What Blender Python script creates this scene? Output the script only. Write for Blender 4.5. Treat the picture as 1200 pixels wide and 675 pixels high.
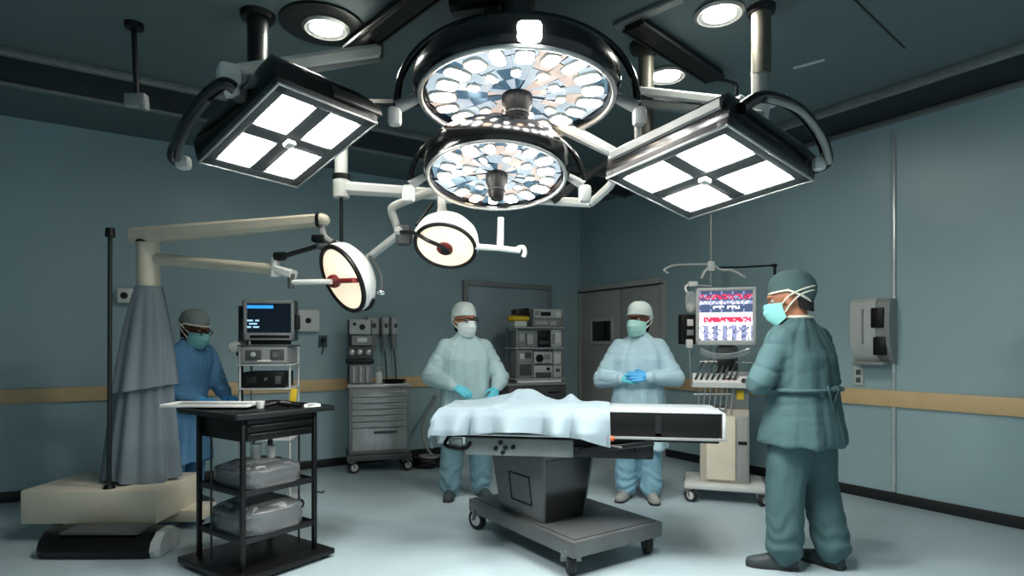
import bpy, bmesh, math, random
from mathutils import Vector, Matrix, noise
random.seed(7)
PI = math.pi
for o in list(bpy.data.objects): bpy.data.objects.remove(o)
SC = bpy.context.scene
COL = SC.collection

# ------------------------------------------------------------------ camera, world, exposure
F = 700.0; HZ = 404.0; EYE = 1.35; H = 3.31
cd = bpy.data.cameras.new('camera'); cam = bpy.data.objects.new('camera', cd); COL.objects.link(cam)
cam.location = (0, 0, EYE); cam.rotation_euler = (PI/2, 0, 0)
cd.sensor_width = 36; cd.lens = 36*F/1200; cd.shift_y = (HZ-337.5)/1200; cd.clip_start = .05
SC.camera = cam
SC.view_settings.view_transform = 'Standard'; SC.view_settings.look = 'None'
SC.view_settings.gamma = 1; SC.view_settings.use_curve_mapping = False
SC.view_settings.exposure = 1.6
W = bpy.data.worlds.new('world'); SC.world = W; W.use_nodes = True
bg = W.node_tree.nodes['Background']; bg.inputs[0].default_value = (.62, .80, .86, 1); bg.inputs[1].default_value = .15
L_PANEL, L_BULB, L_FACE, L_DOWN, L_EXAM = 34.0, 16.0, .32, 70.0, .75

# ------------------------------------------------------------------ helpers
def P(px, py, d): return Vector(((px-600)/F*d, d, EYE-(py-HZ)/F*d))
def fl(px, py):
    d = EYE*F/(py-HZ); return P(px, py, d)
def lin(c):
    c /= 255.0
    return c/12.92 if c <= .04045 else ((c+.055)/1.055)**2.4
MATS = {}
def mat(name, rgb, rough=.6, metal=0., var=.06, vs=8., bump=0., bs=60., coat=0., emit=0., alpha=1., trans=0., spec=.5, stretch=None, ecol=None):
    m = bpy.data.materials.new(name); m.use_nodes = True
    nt = m.node_tree; b = nt.nodes['Principled BSDF']
    c = [lin(x) for x in rgb]+[1]
    tc = nt.nodes.new('ShaderNodeTexCoord'); mp = nt.nodes.new('ShaderNodeMapping')
    nt.links.new(tc.outputs['Object'], mp.inputs[0])
    if stretch: mp.inputs['Scale'].default_value = stretch
    n = nt.nodes.new('ShaderNodeTexNoise'); n.inputs['Scale'].default_value = vs; n.inputs['Detail'].default_value = 5
    nt.links.new(mp.outputs[0], n.inputs['Vector'])
    r = nt.nodes.new('ShaderNodeValToRGB')
    r.color_ramp.elements[0].position = .3; r.color_ramp.elements[1].position = .7
    r.color_ramp.elements[0].color = [max(0, x*(1-var)) for x in c[:3]]+[1]
    r.color_ramp.elements[1].color = [min(1, x*(1+var)) for x in c[:3]]+[1]
    nt.links.new(n.outputs[0], r.inputs[0]); nt.links.new(r.outputs[0], b.inputs['Base Color'])
    b.inputs['Roughness'].default_value = rough; b.inputs['Metallic'].default_value = metal
    b.inputs['Specular IOR Level'].default_value = spec
    b.inputs['Coat Weight'].default_value = coat; b.inputs['Coat Roughness'].default_value = .15
    b.inputs['Alpha'].default_value = alpha; b.inputs['Transmission Weight'].default_value = trans
    if bump:
        n2 = nt.nodes.new('ShaderNodeTexNoise'); n2.inputs['Scale'].default_value = bs; n2.inputs['Detail'].default_value = 4
        nt.links.new(mp.outputs[0], n2.inputs['Vector'])
        bu = nt.nodes.new('ShaderNodeBump'); bu.inputs['Strength'].default_value = bump; bu.inputs['Distance'].default_value = .01
        nt.links.new(n2.outputs[0], bu.inputs['Height']); nt.links.new(bu.outputs[0], b.inputs['Normal'])
    if emit:
        b.inputs['Emission Color'].default_value = [lin(x) for x in (ecol or rgb)]+[1]
        b.inputs['Emission Strength'].default_value = emit
    MATS[name] = m; return m

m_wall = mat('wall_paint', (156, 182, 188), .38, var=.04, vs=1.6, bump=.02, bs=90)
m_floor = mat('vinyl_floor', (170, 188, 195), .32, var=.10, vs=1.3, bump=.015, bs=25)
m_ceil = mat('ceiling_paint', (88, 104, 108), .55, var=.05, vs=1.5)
m_rail = mat('tan_bumper_rail', (214, 184, 138), .45)
m_base = mat('black_skirting', (18, 21, 23), .5)
m_strip = mat('brushed_strip', (196, 204, 206), .3, metal=.35, var=.08, vs=30)
m_black = mat('black_plastic', (10, 10, 11), .42, spec=.35)
m_gloss = mat('gloss_black', (12, 12, 13), .18, coat=.5)
m_dark = mat('dark_metal', (52, 54, 55), .38, metal=.7)
m_steel = mat('steel', (182, 184, 182), .3, metal=.6, var=.1, vs=14)
m_satin = mat('satin_steel', (138, 141, 140), .42, metal=.45, var=.1, vs=10)
m_pedm = mat('pedestal_metal', (98, 101, 101), .4, metal=.4, var=.12, vs=6)
m_chrome = mat('chrome', (215, 218, 220), .12, metal=1)
m_white = mat('white_enamel', (222, 224, 220), .4, var=.03)
m_cream = mat('cream_enamel', (214, 206, 186), .42, var=.04)
m_grey = mat('grey_plastic', (140, 144, 143), .5)
m_lgrey = mat('light_grey_plastic', (186, 190, 188), .48)
m_dgrey = mat('dark_grey_plastic', (72, 75, 76), .5)
m_beige = mat('beige_housing', (172, 166, 152), .5)
m_olive = mat('grey_olive_tube', (96, 94, 84), .45, metal=.3)
m_door = mat('door_laminate', (176, 177, 173), .42, var=.05, vs=3)
m_glass = mat('dark_glass', (24, 30, 32), .08, spec=.8)
m_panel = mat('mirror_grey_panel', (164, 180, 190), .25, metal=.1, var=.08, vs=2)
m_lit = mat('lit_diffuser_and_glare', (255, 255, 250), .5, emit=L_PANEL, var=0)
m_down = mat('downlight_glow', (255, 252, 240), .5, emit=L_DOWN, var=0)
m_bulb = mat('bulb_white', (255, 253, 248), .4, emit=L_BULB, var=0)
m_bulbw = mat('bulb_warm', (255, 226, 196), .4, emit=L_BULB*.5, var=0)
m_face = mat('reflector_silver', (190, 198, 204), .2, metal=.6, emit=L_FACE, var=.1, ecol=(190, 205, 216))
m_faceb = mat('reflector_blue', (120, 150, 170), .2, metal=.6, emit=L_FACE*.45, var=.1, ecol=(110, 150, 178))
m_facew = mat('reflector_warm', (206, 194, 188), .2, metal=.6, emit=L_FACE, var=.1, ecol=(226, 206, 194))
m_exam = mat('exam_lens', (255, 240, 214), .4, emit=L_EXAM*.35, var=.12, vs=14, ecol=(255, 236, 206))
m_red = mat('dark_red_plastic', (112, 22, 24), .35)
m_yellow = mat('yellow_plastic', (226, 190, 40), .5)
m_orange = mat('orange_plastic', (206, 92, 40), .5)
m_rubber = mat('black_rubber', (22, 22, 23), .7)
m_gownA = mat('gown_pale_teal', (168, 194, 198), .85, var=.05, vs=6, bump=.12, bs=120)
m_gownB = mat('gown_pale_blue', (166, 196, 208), .85, var=.05, vs=6, bump=.12, bs=120)
m_gownC = mat('gown_blue', (92, 142, 182), .85, var=.06, vs=6, bump=.12, bs=120)
m_scrub = mat('scrubs_dark_teal', (66, 95, 99), .88, var=.06, vs=6, bump=.12, bs=120)
m_trouA = mat('trousers_blue_grey', (96, 130, 140), .88, var=.06, vs=6, bump=.12, bs=120)
m_trouB = mat('trousers_light_blue', (128, 172, 190), .88, var=.06, vs=6, bump=.12, bs=120)
m_cap = mat('cap_pale', (214, 228, 226), .85, var=.04, bump=.1)
m_capD = mat('cap_dark_teal', (72, 98, 100), .85, var=.06, bump=.1)
m_capC = mat('cap_grey', (128, 138, 138), .85, var=.05, bump=.1)
m_maskw = mat('mask_white', (226, 238, 236), .85)
m_maskt = mat('mask_teal', (138, 206, 202), .85)
m_maskl = mat('mask_mint', (176, 226, 218), .85)
m_band = mat('band_cream', (222, 222, 206), .8)
m_glove = mat('glove_cyan', (92, 196, 214), .5)
m_gloveb = mat('glove_blue', (74, 168, 226), .5)
m_skin = mat('skin_tan', (176, 120, 92), .55, var=.05)
m_skind = mat('skin_brown', (104, 66, 50), .55, var=.05)
m_eye = mat('eye_white', (150, 148, 144), .4)
m_iris = mat('iris_dark', (36, 24, 18), .2)
m_shoe = mat('shoe_dark', (50, 60, 64), .6)
m_shoeg = mat('shoe_grey', (140, 142, 138), .7)
m_sole = mat('sole_dark', (46, 46, 46), .8)
m_hair = mat('hair_black', (24, 20, 18), .6)
m_sheet = mat('sheet_white_blue', (130, 147, 156), .85, var=.03, vs=5, bump=.1, bs=90)
m_sheetw = mat('pad_cover_white', (150, 160, 164), .8)
m_cloth = mat('cover_grey_cloth', (112, 124, 132), .9, var=.1, vs=5, bump=.2, bs=80, stretch=(1, 1, .25))
m_clear = mat('clear_plastic', (206, 214, 216), .12, alpha=.38, spec=.7)
m_clearg = mat('smoky_wrap', (124, 129, 131), .2, alpha=.62, spec=.8, var=.15, vs=12, bump=.5, bs=18)
m_packd = mat('dark_pack', (66, 68, 70), .4, var=.15, vs=10)
m_paper = mat('white_paper', (236, 238, 236), .8)
m_scr = mat('screen_navy', (12, 20, 34), .15, emit=0.125, var=0)
m_scrb = mat('screen_blue', (44, 132, 214), .2, emit=0.500, var=0)
m_scrl = mat('screen_text', (150, 190, 216), .2, emit=0.400, var=0)
m_mon0 = mat('monitor_slate', (70, 84, 116), .2, emit=0.350, var=0)
m_mon1 = mat('monitor_white', (226, 224, 236), .2, emit=0.425, var=0)
m_mon2 = mat('monitor_red', (206, 52, 84), .2, emit=0.400, var=0)
m_mon3 = mat('monitor_pink', (232, 190, 204), .2, emit=0.400, var=0)
m_mon4 = mat('monitor_lilac', (142, 146, 182), .2, emit=0.350, var=0)
m_mon5 = mat('monitor_violet', (112, 62, 104), .2, emit=0.300, var=0)

class MB:
    def __init__(s, M=None): s.bm = bmesh.new(); s.M = M or Matrix(); s.mi = 0
    def add(s, pts, faces, T=None):
        X = s.M @ T if T is not None else s.M
        vs = [s.bm.verts.new(X @ Vector(p)) for p in pts]
        for f in faces:
            try: q = s.bm.faces.new([vs[i] for i in f]); q.material_index = s.mi; q.smooth = True
            except ValueError: pass
        return s
    def box(s, c, size, R=None, bev=0.0, seg=2):
        t = bmesh.new(); bmesh.ops.create_cube(t, size=1)
        for v in t.verts: v.co = Vector((v.co.x*size[0], v.co.y*size[1], v.co.z*size[2]))
        if bev: bmesh.ops.bevel(t, geom=list(t.edges), offset=min(bev, min(size)*.49), segments=seg, affect='EDGES', profile=.5)
        t.verts.index_update()
        T = Matrix.Translation(Vector(c)) @ (R.to_4x4() if R else Matrix())
        s.add([v.co.copy() for v in t.verts], [[v.index for v in f.verts] for f in t.faces], T); t.free(); return s
    def box2(s, x0, x1, y0, y1, z0, z1, bev=0.0): return s.box(((x0+x1)/2, (y0+y1)/2, (z0+z1)/2), (abs(x1-x0), abs(y1-y0), abs(z1-z0)), None, bev)
    def loft(s, rings, cap=True, T=None, closed=False):
        n = len(rings[0]); pts = [p for r in rings for p in r]; fs = []
        m = len(rings)
        for i in range(m if closed else m-1):
            a = i*n; b = ((i+1) % m)*n
            for j in range(n): k = (j+1) % n; fs.append((a+j, a+k, b+k, b+j))
        if cap and not closed: fs.append(tuple(reversed(range(n)))); fs.append(tuple((m-1)*n+j for j in range(n)))
        return s.add(pts, fs, T)
    def tube(s, pts, r, n=10, closed=False):
        pts = [Vector(p) for p in pts]; m = len(pts); rs = r if isinstance(r, (list, tuple)) else [r]*m
        rings = []; up = None
        for i in range(m):
            if closed: t = pts[(i+1) % m]-pts[i-1]
            else: t = pts[min(i+1, m-1)]-pts[max(i-1, 0)]
            t.normalize()
            if up is None:
                up = Vector((0, 0, 1)) if abs(t.z) < .9 else Vector((1, 0, 0))
            up = (up-t*up.dot(t)).normalized(); b = t.cross(up)
            rings.append([pts[i]+(up*math.cos(2*PI*j/n)+b*math.sin(2*PI*j/n))*rs[i] for j in range(n)])
        return s.loft(rings, True, None, closed)
    def cyl(s, p0, p1, r0, r1=None, n=20): return s.tube([p0, p1], [r0, r0 if r1 is None else r1], n)
    def bar(s, p0, p1, w, h, w1=None, h1=None, bev=.004):
        p0 = Vector(p0); p1 = Vector(p1); t = (p1-p0).normalized()
        up = Vector((0, 0, 1)) if abs(t.z) < .95 else Vector((0, 1, 0))
        x = t.cross(up).normalized(); u = x.cross(t)
        w1 = w if w1 is None else w1; h1 = h if h1 is None else h1
        rings = []
        for p, a, b in ((p0, w, h), (p1, w1, h1)):
            e = min(a, b)*.22; q = []
            for sx, sy in ((1, 1), (-1, 1), (-1, -1), (1, -1)):
                if sx*sy > 0: q += [(sx*a/2, sy*(b/2-e)), (sx*(a/2-e), sy*b/2)]
                else: q += [(sx*(a/2-e), sy*b/2), (sx*a/2, sy*(b/2-e))]
            rings.append([p+x*i+u*j for i, j in q])
        return s.loft(rings)
    def lathe(s, prof, T=None, n=32):
        rings = [[(max(r, 1e-4)*math.cos(2*PI*j/n), max(r, 1e-4)*math.sin(2*PI*j/n), z) for j in range(n)] for r, z in prof]
        return s.loft(rings, True, T)
    def ell(s, c, r, R=None, nu=16, nv=10):
        rings = []
        for i in range(nv+1):
            a = PI*(i+.0)/nv; q = max(math.sin(a), 1e-3)
            rings.append([(r[0]*q*math.cos(2*PI*j/nu), r[1]*q*math.sin(2*PI*j/nu), -r[2]*math.cos(a)) for j in range(nu)])
        return s.loft(rings, True, Matrix.Translation(Vector(c)) @ (R.to_4x4() if R else Matrix()))
    def limb(s, p0, p1, r0, r1, n=14):
        s.tube([p0, p1], [r0, r1], n); s.ell(p0, (r0,)*3, None, n, 8); s.ell(p1, (r1,)*3, None, n, 8); return s
    def prism(s, poly, z0, z1, T=None):
        return s.loft([[(x, y, z0) for x, y in poly], [(x, y, z1) for x, y in poly]], True, T)
    def grid(s, fn, nu, nv, thick=0.0, T=None):
        pts = [fn(i/nu, j/nv) for j in range(nv+1) for i in range(nu+1)]
        fs = [(j*(nu+1)+i, j*(nu+1)+i+1, (j+1)*(nu+1)+i+1, (j+1)*(nu+1)+i) for j in range(nv) for i in range(nu)]
        if thick:
            t = bmesh.new(); vs = [t.verts.new(p) for p in pts]
            for f in fs: t.faces.new([vs[k] for k in f])
            t.normal_update(); bmesh.ops.solidify(t, geom=list(t.faces), thickness=thick)
            t.verts.index_update(); t.verts.ensure_lookup_table()
            s.add([v.co.copy() for v in t.verts], [[v.index for v in f.verts] for f in t.faces], T); t.free(); return s
        return s.add(pts, fs, T)

def spline(pts, n=8):
    pts = [Vector(p) for p in pts]; out = []
    for i in range(len(pts)-1):
        a = pts[max(i-1, 0)]; b = pts[i]; c = pts[i+1]; d = pts[min(i+2, len(pts)-1)]
        for k in range(n):
            t = k/n
            out.append(.5*((2*b)+(c-a)*t+(2*a-5*b+4*c-d)*t*t+(-a+3*b-3*c+d)*t**3))
    out.append(pts[-1]); return out

ROOT = {}
def obj(name, mb, mats, parent=None, loc=None, ang=35, recalc=True):
    me = bpy.data.meshes.new(name)
    if recalc: bmesh.ops.recalc_face_normals(mb.bm, faces=list(mb.bm.faces))
    mb.bm.to_mesh(me); mb.bm.free()
    for m in (mats if isinstance(mats, (list, tuple)) else [mats]): me.materials.append(m)
    o = bpy.data.objects.new(name, me); COL.objects.link(o)
    if parent is not None:
        rl = ROOT[parent.name]; ROOT[o.name] = rl; o.parent = parent
        me.transform(Matrix.Translation(-rl))
    else:
        l = Vector(loc) if loc is not None else Vector((0, 0, 0))
        o.location = l; ROOT[o.name] = l; me.transform(Matrix.Translation(-l))
    me.shade_smooth(); me.set_sharp_from_angle(angle=math.radians(ang))
    return o
def tag(o, label, cat, group=None):
    o['label'] = label; o['category'] = cat
    if group: o['group'] = group
    return o
def thing(name, label, cat, loc, group=None):
    o = bpy.data.objects.new(name, None); COL.objects.link(o); o.location = loc; o.empty_display_size = .1
    ROOT[o.name] = Vector(loc); return tag(o, label, cat, group)
def struct(name, mb, m, parent=None, **k):
    o = obj(name, mb, m, parent, **k)
    if parent is None: o['kind'] = 'structure'
    return o
def frame(loc, yaw): return Matrix.Translation(Vector(loc)) @ Matrix.Rotation(yaw, 4, 'Z')
def axes(o, x, y, z):
    M = Matrix.Identity(4)
    for i, c in enumerate((x, y, z)):
        for k in range(3): M[k][i] = c[k]
    M.translation = o; return M
def blob(mb, voxel=.012, smooth=3, disp=None):
    """fuse the overlapping forms of mb into one skin"""
    bmesh.ops.recalc_face_normals(mb.bm, faces=list(mb.bm.faces))
    me = bpy.data.meshes.new('tmp'); mb.bm.to_mesh(me); mb.bm.free()
    o = bpy.data.objects.new('tmp', me); COL.objects.link(o)
    md = o.modifiers.new('r', 'REMESH'); md.mode = 'VOXEL'; md.voxel_size = voxel
    dg = bpy.context.evaluated_depsgraph_get(); dg.update()
    m2 = bpy.data.meshes.new_from_object(o.evaluated_get(dg))
    bm = bmesh.new(); bm.from_mesh(m2)
    bpy.data.objects.remove(o); bpy.data.meshes.remove(me); bpy.data.meshes.remove(m2)
    for _ in range(smooth): bmesh.ops.smooth_vert(bm, verts=list(bm.verts), factor=.5, use_axis_x=True, use_axis_y=True, use_axis_z=True)
    if disp:
        bm.normal_update()
        mv = [(v, disp(v.co, v.normal)) for v in bm.verts]
        for v, d in mv: v.co += v.normal*d
        bmesh.ops.smooth_vert(bm, verts=list(bm.verts), factor=.35, use_axis_x=True, use_axis_y=True, use_axis_z=True)
    mb2 = MB(); mb2.bm = bm; return mb2
def rot_bm(mb, M): mb.bm.transform(M); return mb

# ------------------------------------------------------------------ room shell (33 degrees to the camera)
YAW = math.atan2(.547, .837)
C0 = Vector((.982, 8.59, 0)); RM = frame(C0, YAW)            # local x along the back wall, y along the right wall
ux, uy = Vector((math.cos(YAW), math.sin(YAW), 0)), Vector((-math.sin(YAW), math.cos(YAW), 0))
def right_t(px): k = (px-600)/F; return (C0.y*k-C0.x)/(.547+.837*k)      # metres from the corner along the right wall
def back_s(px): k = (px-600)/F; return (C0.x-C0.y*k)/(.837-.547*k)
XL, YN = -8.6, -8.2
struct('floor', MB(RM).box2(XL, 0, YN, 0, -.1, 0), m_floor)
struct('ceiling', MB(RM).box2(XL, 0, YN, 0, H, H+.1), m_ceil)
struct('wall_back', MB(RM).box2(XL, .15, 0, .15, 0, H), m_wall)
struct('wall_right', MB(RM).box2(0, .15, YN, 0, 0, H), m_wall)
struct('wall_left', MB(RM).box2(XL-.15, XL, YN, .15, 0, H), m_wall)
t_strip = right_t(1048)
door_t0, door_t1 = .06, right_t(775)
sb0, sb1 = back_s(641), back_s(546)
def skirt(x0, x1, y0, y1, z0, z1, nm, m, bev=.004): return struct(nm, MB(RM).box2(x0, x1, y0, y1, z0, z1, bev), m)
skirt(XL, -sb1-.08, -.02, 0, 0, .09, 'baseboard_back', m_base)
skirt(-.02, 0, YN, -door_t1-.09, 0, .09, 'baseboard_right', m_base)
skirt(XL, -sb1-.08, -.03, 0, .84, .97, 'trim_1', m_rail, .008)
skirt(-.03, 0, YN, -door_t1-.09, .82, .96, 'trim_2', m_rail, .008)
skirt(-.022, 0, -t_strip-.016, -t_strip+.016, .1, H-.16, 'trim_3', m_strip, .006)
# dark recessed channels at the ceiling edge, with pale lips
def dep(px, py): d = (H-EYE)*F/(HZ-py); return P(px, py, d)
RI = RM.inverted()
yl = (RI @ dep(118, 112)).y; yh = (RI @ dep(118, 81)).y
tb = MB(RM); tb.box2(XL, 0, yh, yl, H-.03, H, .004); struct('trim_4', tb, m_base)
tb = MB(RM); tb.box2(XL, 0, yh-.05, yh, H-.05, H, .006); struct('trim_5', tb, m_satin)
tb = MB(RM); tb.box2(XL, 0, yl, yl+.04, H-.05, H, .006); struct('trim_6', tb, m_satin)
xh = (RI @ dep(1080, 92)).x
struct('trim_7', MB(RM).box2(xh, -.03, YN, yh-.06, H-.03, H, .004), m_base)
struct('trim_8', MB(RM).box2(xh-.06, xh, YN, yh-.06, H-.06, H, .006), m_satin)
struct('trim_9', MB(RM).box2(-.035, 0, YN, yh-.06, H-.075, H-.03, .006), m_satin)
# ceiling panel joints
def cstrip(a, b, w, t, m, nm): 
    A = dep(*a); B = dep(*b); A.z = B.z = H-t/2
    return struct(nm, MB().bar(A, B, w, t), m)
cstrip((990, -12), (1060, 56), .012, .006, m_base, 'trim_10')
cstrip((722, 28), (800, -6), .07, .03, m_satin, 'trim_11')
cstrip((930, 79), (966, 69), .03, .01, m_lgrey, 'trim_12')

# double door on the right wall
dr = struct('door_1', MB(RM).box2(-.05, 0, -door_t1-.08, -door_t1, 0, 2.13, .006).box2(-.05, 0, -door_t0+.06, -door_t0, 0, 2.13, .006).box2(-.05, 0, -door_t1, -door_t0, 2.09, 2.17, .006), m_door)
tm = right_t(729)
struct('door_leaf', MB(RM).box2(-.035, -.004, -tm+.006, -door_t0, .01, 2.085, .004), m_door, dr)
struct('door_leaf', MB(RM).box2(-.035, -.004, -door_t1, -tm-.012, .01, 2.085, .004), m_door, dr)
struct('door_gap', MB(RM).box2(-.02, -.003, -tm-.012, -tm+.006, .01, 2.085), m_base, dr)
w0, w1 = right_t(697), right_t(719); wz0, wz1 = 1.40, 1.67
fr = MB(RM)
fr.box2(-.06, -.03, -w1-.03, -w0+.03, wz1, wz1+.05, .008); fr.box2(-.06, -.03, -w1-.03, -w0+.03, wz0-.05, wz0, .008)
fr.box2(-.06, -.03, -w1-.04, -w1, wz0-.05, wz1+.05, .008); fr.box2(-.06, -.03, -w0, -w0+.04, wz0-.05, wz1+.05, .008)
wf = struct('window_frame', fr, m_lgrey, dr)
struct('pane', MB(RM).box2(-.045, -.034, -w1, -w0, wz0, wz1), m_glass, wf)
struct('frame_head', MB(RM).box2(-.055, -.049, -door_t1-.08, -door_t0+.05, 2.085, 2.10), m_base, dr)
# glossy grey panel door on the back wall
d2 = struct('door_2', MB(RM).box2(-sb1-.06, -sb1, -.07, 0, 0, 2.16, .006).box2(-sb0, -sb0+.05, -.05, 0, 0, 2.16, .006).box2(-sb1, -sb0, -.06, 0, 2.10, 2.16, .006), m_grey)
struct('door_leaf', MB(RM).box2(-sb1, -sb0, -.03, -.004, .01, 2.10, .004), m_panel, d2)

# ------------------------------------------------------------------ wall fittings
def wall_frame_right(px, z): t = right_t(px); return frame(C0-uy*t+Vector((0, 0, z)), YAW-PI/2)   # local -y out of the wall, x rightwards
def wall_frame_back(px, z): s_ = back_s(px); return frame(C0-ux*s_+Vector((0, 0, z)), YAW)
M = wall_frame_right(1028, 1.46)
r = thing('soap_dispenser', 'white and grey soap dispenser on the right wall above the tan rail', 'dispenser', M.translation)
prof = [(0, .29), (-.10, .29), (-.135, .26), (-.15, .1), (-.14, -.1), (-.10, -.2), (-.05, -.27), (0, -.29)]
mb = MB(M); mb.loft([[(x, y, z) for y, z in prof] for x in (-.16, -.15, .04, .05)]); obj('housing', mb, m_lgrey, r)
obj('side_panel', MB(M).loft([[(x, y*.95, z*.97) for y, z in prof] for x in (.05, .15, .16)]), m_grey, r)
obj('window', MB(M).box((.07, -.146, .12), (.1, .03, .17), None, .008), m_black, r)
obj('nozzle_recess', MB(M).box((.08, -.125, -.12), (.1, .04, .16), None, .01), m_black, r)
obj('drip_lip', MB(M).box((-.01, -.08, -.27), (.26, .14, .03), None, .012), m_grey, r)
obj('front_seam', MB(M).box((-.05, -.15, .05), (.012, .02, .3), None, .003), m_grey, r)
M = wall_frame_right(1007, 1.07)
r = thing('wall_socket', 'small pale wall socket below the soap dispenser', 'socket', M.translation)
obj('plate', MB(M).box((0, -.009, 0), (.085, .018, .16), None, .005), m_lgrey, r)
for z in (.035, -.035): obj('outlet', MB(M).box((0, -.02, z), (.04, .008, .045), None, .004), m_dgrey, r)

def wall_box(px, py, size, label, zz=None):
    s_ = back_s(px); d = C0.y-.547*s_; z = EYE-(py-HZ)/F*d
    M = wall_frame_back(px, z)
    r = thing('wall_box', label, 'wall box', M.translation)
    obj('housing', MB(M).box((0, -.04, 0), (size, .08, size*1.05), None, .012), m_white, r)
    obj('button', MB(M).lathe([(.03, 0), (.03, .012), (.02, .016), (0, .016)], Matrix.Translation((-.01, -.08, 0)) @ Matrix.Rotation(PI/2, 4, 'X'), 16), m_black, r)
    obj('hinge', MB(M).box((-size/2-.012, -.04, 0), (.02, .04, size*.55), None, .004), m_grey, r)
wall_box(360, 376, .225, 'white square wall box with black dot right of the blue-lit screen')
wall_box(147, 347, .13, 'small white wall box with black dot above the grey cloth cover')
s_ = back_s(378); d = C0.y-.547*s_
M = wall_frame_back(378, EYE-(400-HZ)/F*d)
r = thing('gas_outlet', 'dark green gas outlet on the back wall left of the drawer cart', 'outlet', M.translation)
obj('plate', MB(M).box((0, -.01, 0), (.09, .02, .13), None, .006), m_capD, r)
obj('valve', MB(M).lathe([(.028, 0), (.03, .05), (.02, .07), (.012, .1), (0, .1)], Matrix.Translation((0, -.02, .01)) @ Matrix.Rotation(PI/2, 4, 'X'), 16), m_base, r)
obj('hose_tail', MB(M).tube(spline([(0, -.1, .01), (-.02, -.12, -.05), (-.03, -.08, -.14)]), .009, 8), m_capD, r)

# ------------------------------------------------------------------ ceiling fittings
def downlight(px, py, rad, label):
    c = dep(px, py); r = thing('downlight', label, 'ceiling light', c, 'recessed ceiling spotlights')
    T = Matrix.Translation(c)
    obj('trim_ring', MB(T).lathe([(rad*1.05, 0), (rad*1.32, -.004), (rad*1.36, -.018), (rad*1.2, -.03), (rad*1.05, -.022)], None, 36), m_satin, r)
    obj('lamp', MB(T).lathe([(rad*1.06, 0), (rad*1.06, -.018), (rad*.8, -.024), (0, -.026)], None, 36), m_down, r)
    return r
r = downlight(382, 30, .105, 'round ceiling spotlight set in a wide dark ring, left of the big surgical lamp')
T = Matrix.Translation(dep(378, 28))
obj('dark_surround', MB(T).lathe([(.15, 0), (.25, 0), (.25, -.015), (.235, -.022), (.15, -.012)], None, 40), m_dark, r)
downlight(843, 13, .105, 'larger round ceiling spotlight beside the right ceiling post')
downlight(781, 86, .105, 'smaller round ceiling spotlight below the dark ceiling channel on the right')
def track(a, b, w, h, label, name='ceiling_track'):
    A = dep(*a); B = dep(*b); A.z = B.z = H-h/2
    r = thing(name, label, 'ceiling track', (A+B)/2+Vector((0, 0, h/2)))
    obj('channel', MB().bar(A, B, w, h), m_black, r)
    n = (B-A).normalized().cross(Vector((0, 0, 1)))
    for s in (-1, 1): obj('edge_lip', MB().bar(A+n*s*(w/2+.008)+Vector((0, 0, -h/2+.01)), B+n*s*(w/2+.008)+Vector((0, 0, -h/2+.01)), .014, .02), m_dark, r)
    return r, B
track((415, 49), (520, -34), .13, .07, 'dark ceiling track left of the big surgical lamp')
r, B = track((742, 20), (838, 84), .12, .07, 'dark ceiling channel with hooked end by the right ceiling post')
obj('end_hook', MB().tube(spline([B+Vector((-.02, 0, -.02)), B+Vector((.08, .0, -.03)), B+Vector((.15, .0, -.06)), B+Vector((.15, .0, -.13))]), .012, 8), m_black, r)
t0 = dep(157, 28); b0 = P(160, 112, t0.y)
r = thing('ceiling_hanger', 'thin dark rod with white bracket hanging at the left ceiling edge', 'hanger', t0)
obj('flange', MB().cyl(t0, t0-Vector((0, 0, .03)), .055, .05), m_black, r)
obj('rod', MB().cyl(t0-Vector((0, 0, .02)), b0, .016, None, 10), m_dark, r)
mb = MB(); mb.box(b0-Vector((0, 0, .03)), (.13, .06, .08), None, .015).box(b0+Vector((.05, 0, -.06)), (.04, .05, .06), None, .012); obj('bracket', mb, m_grey, r)

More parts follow.
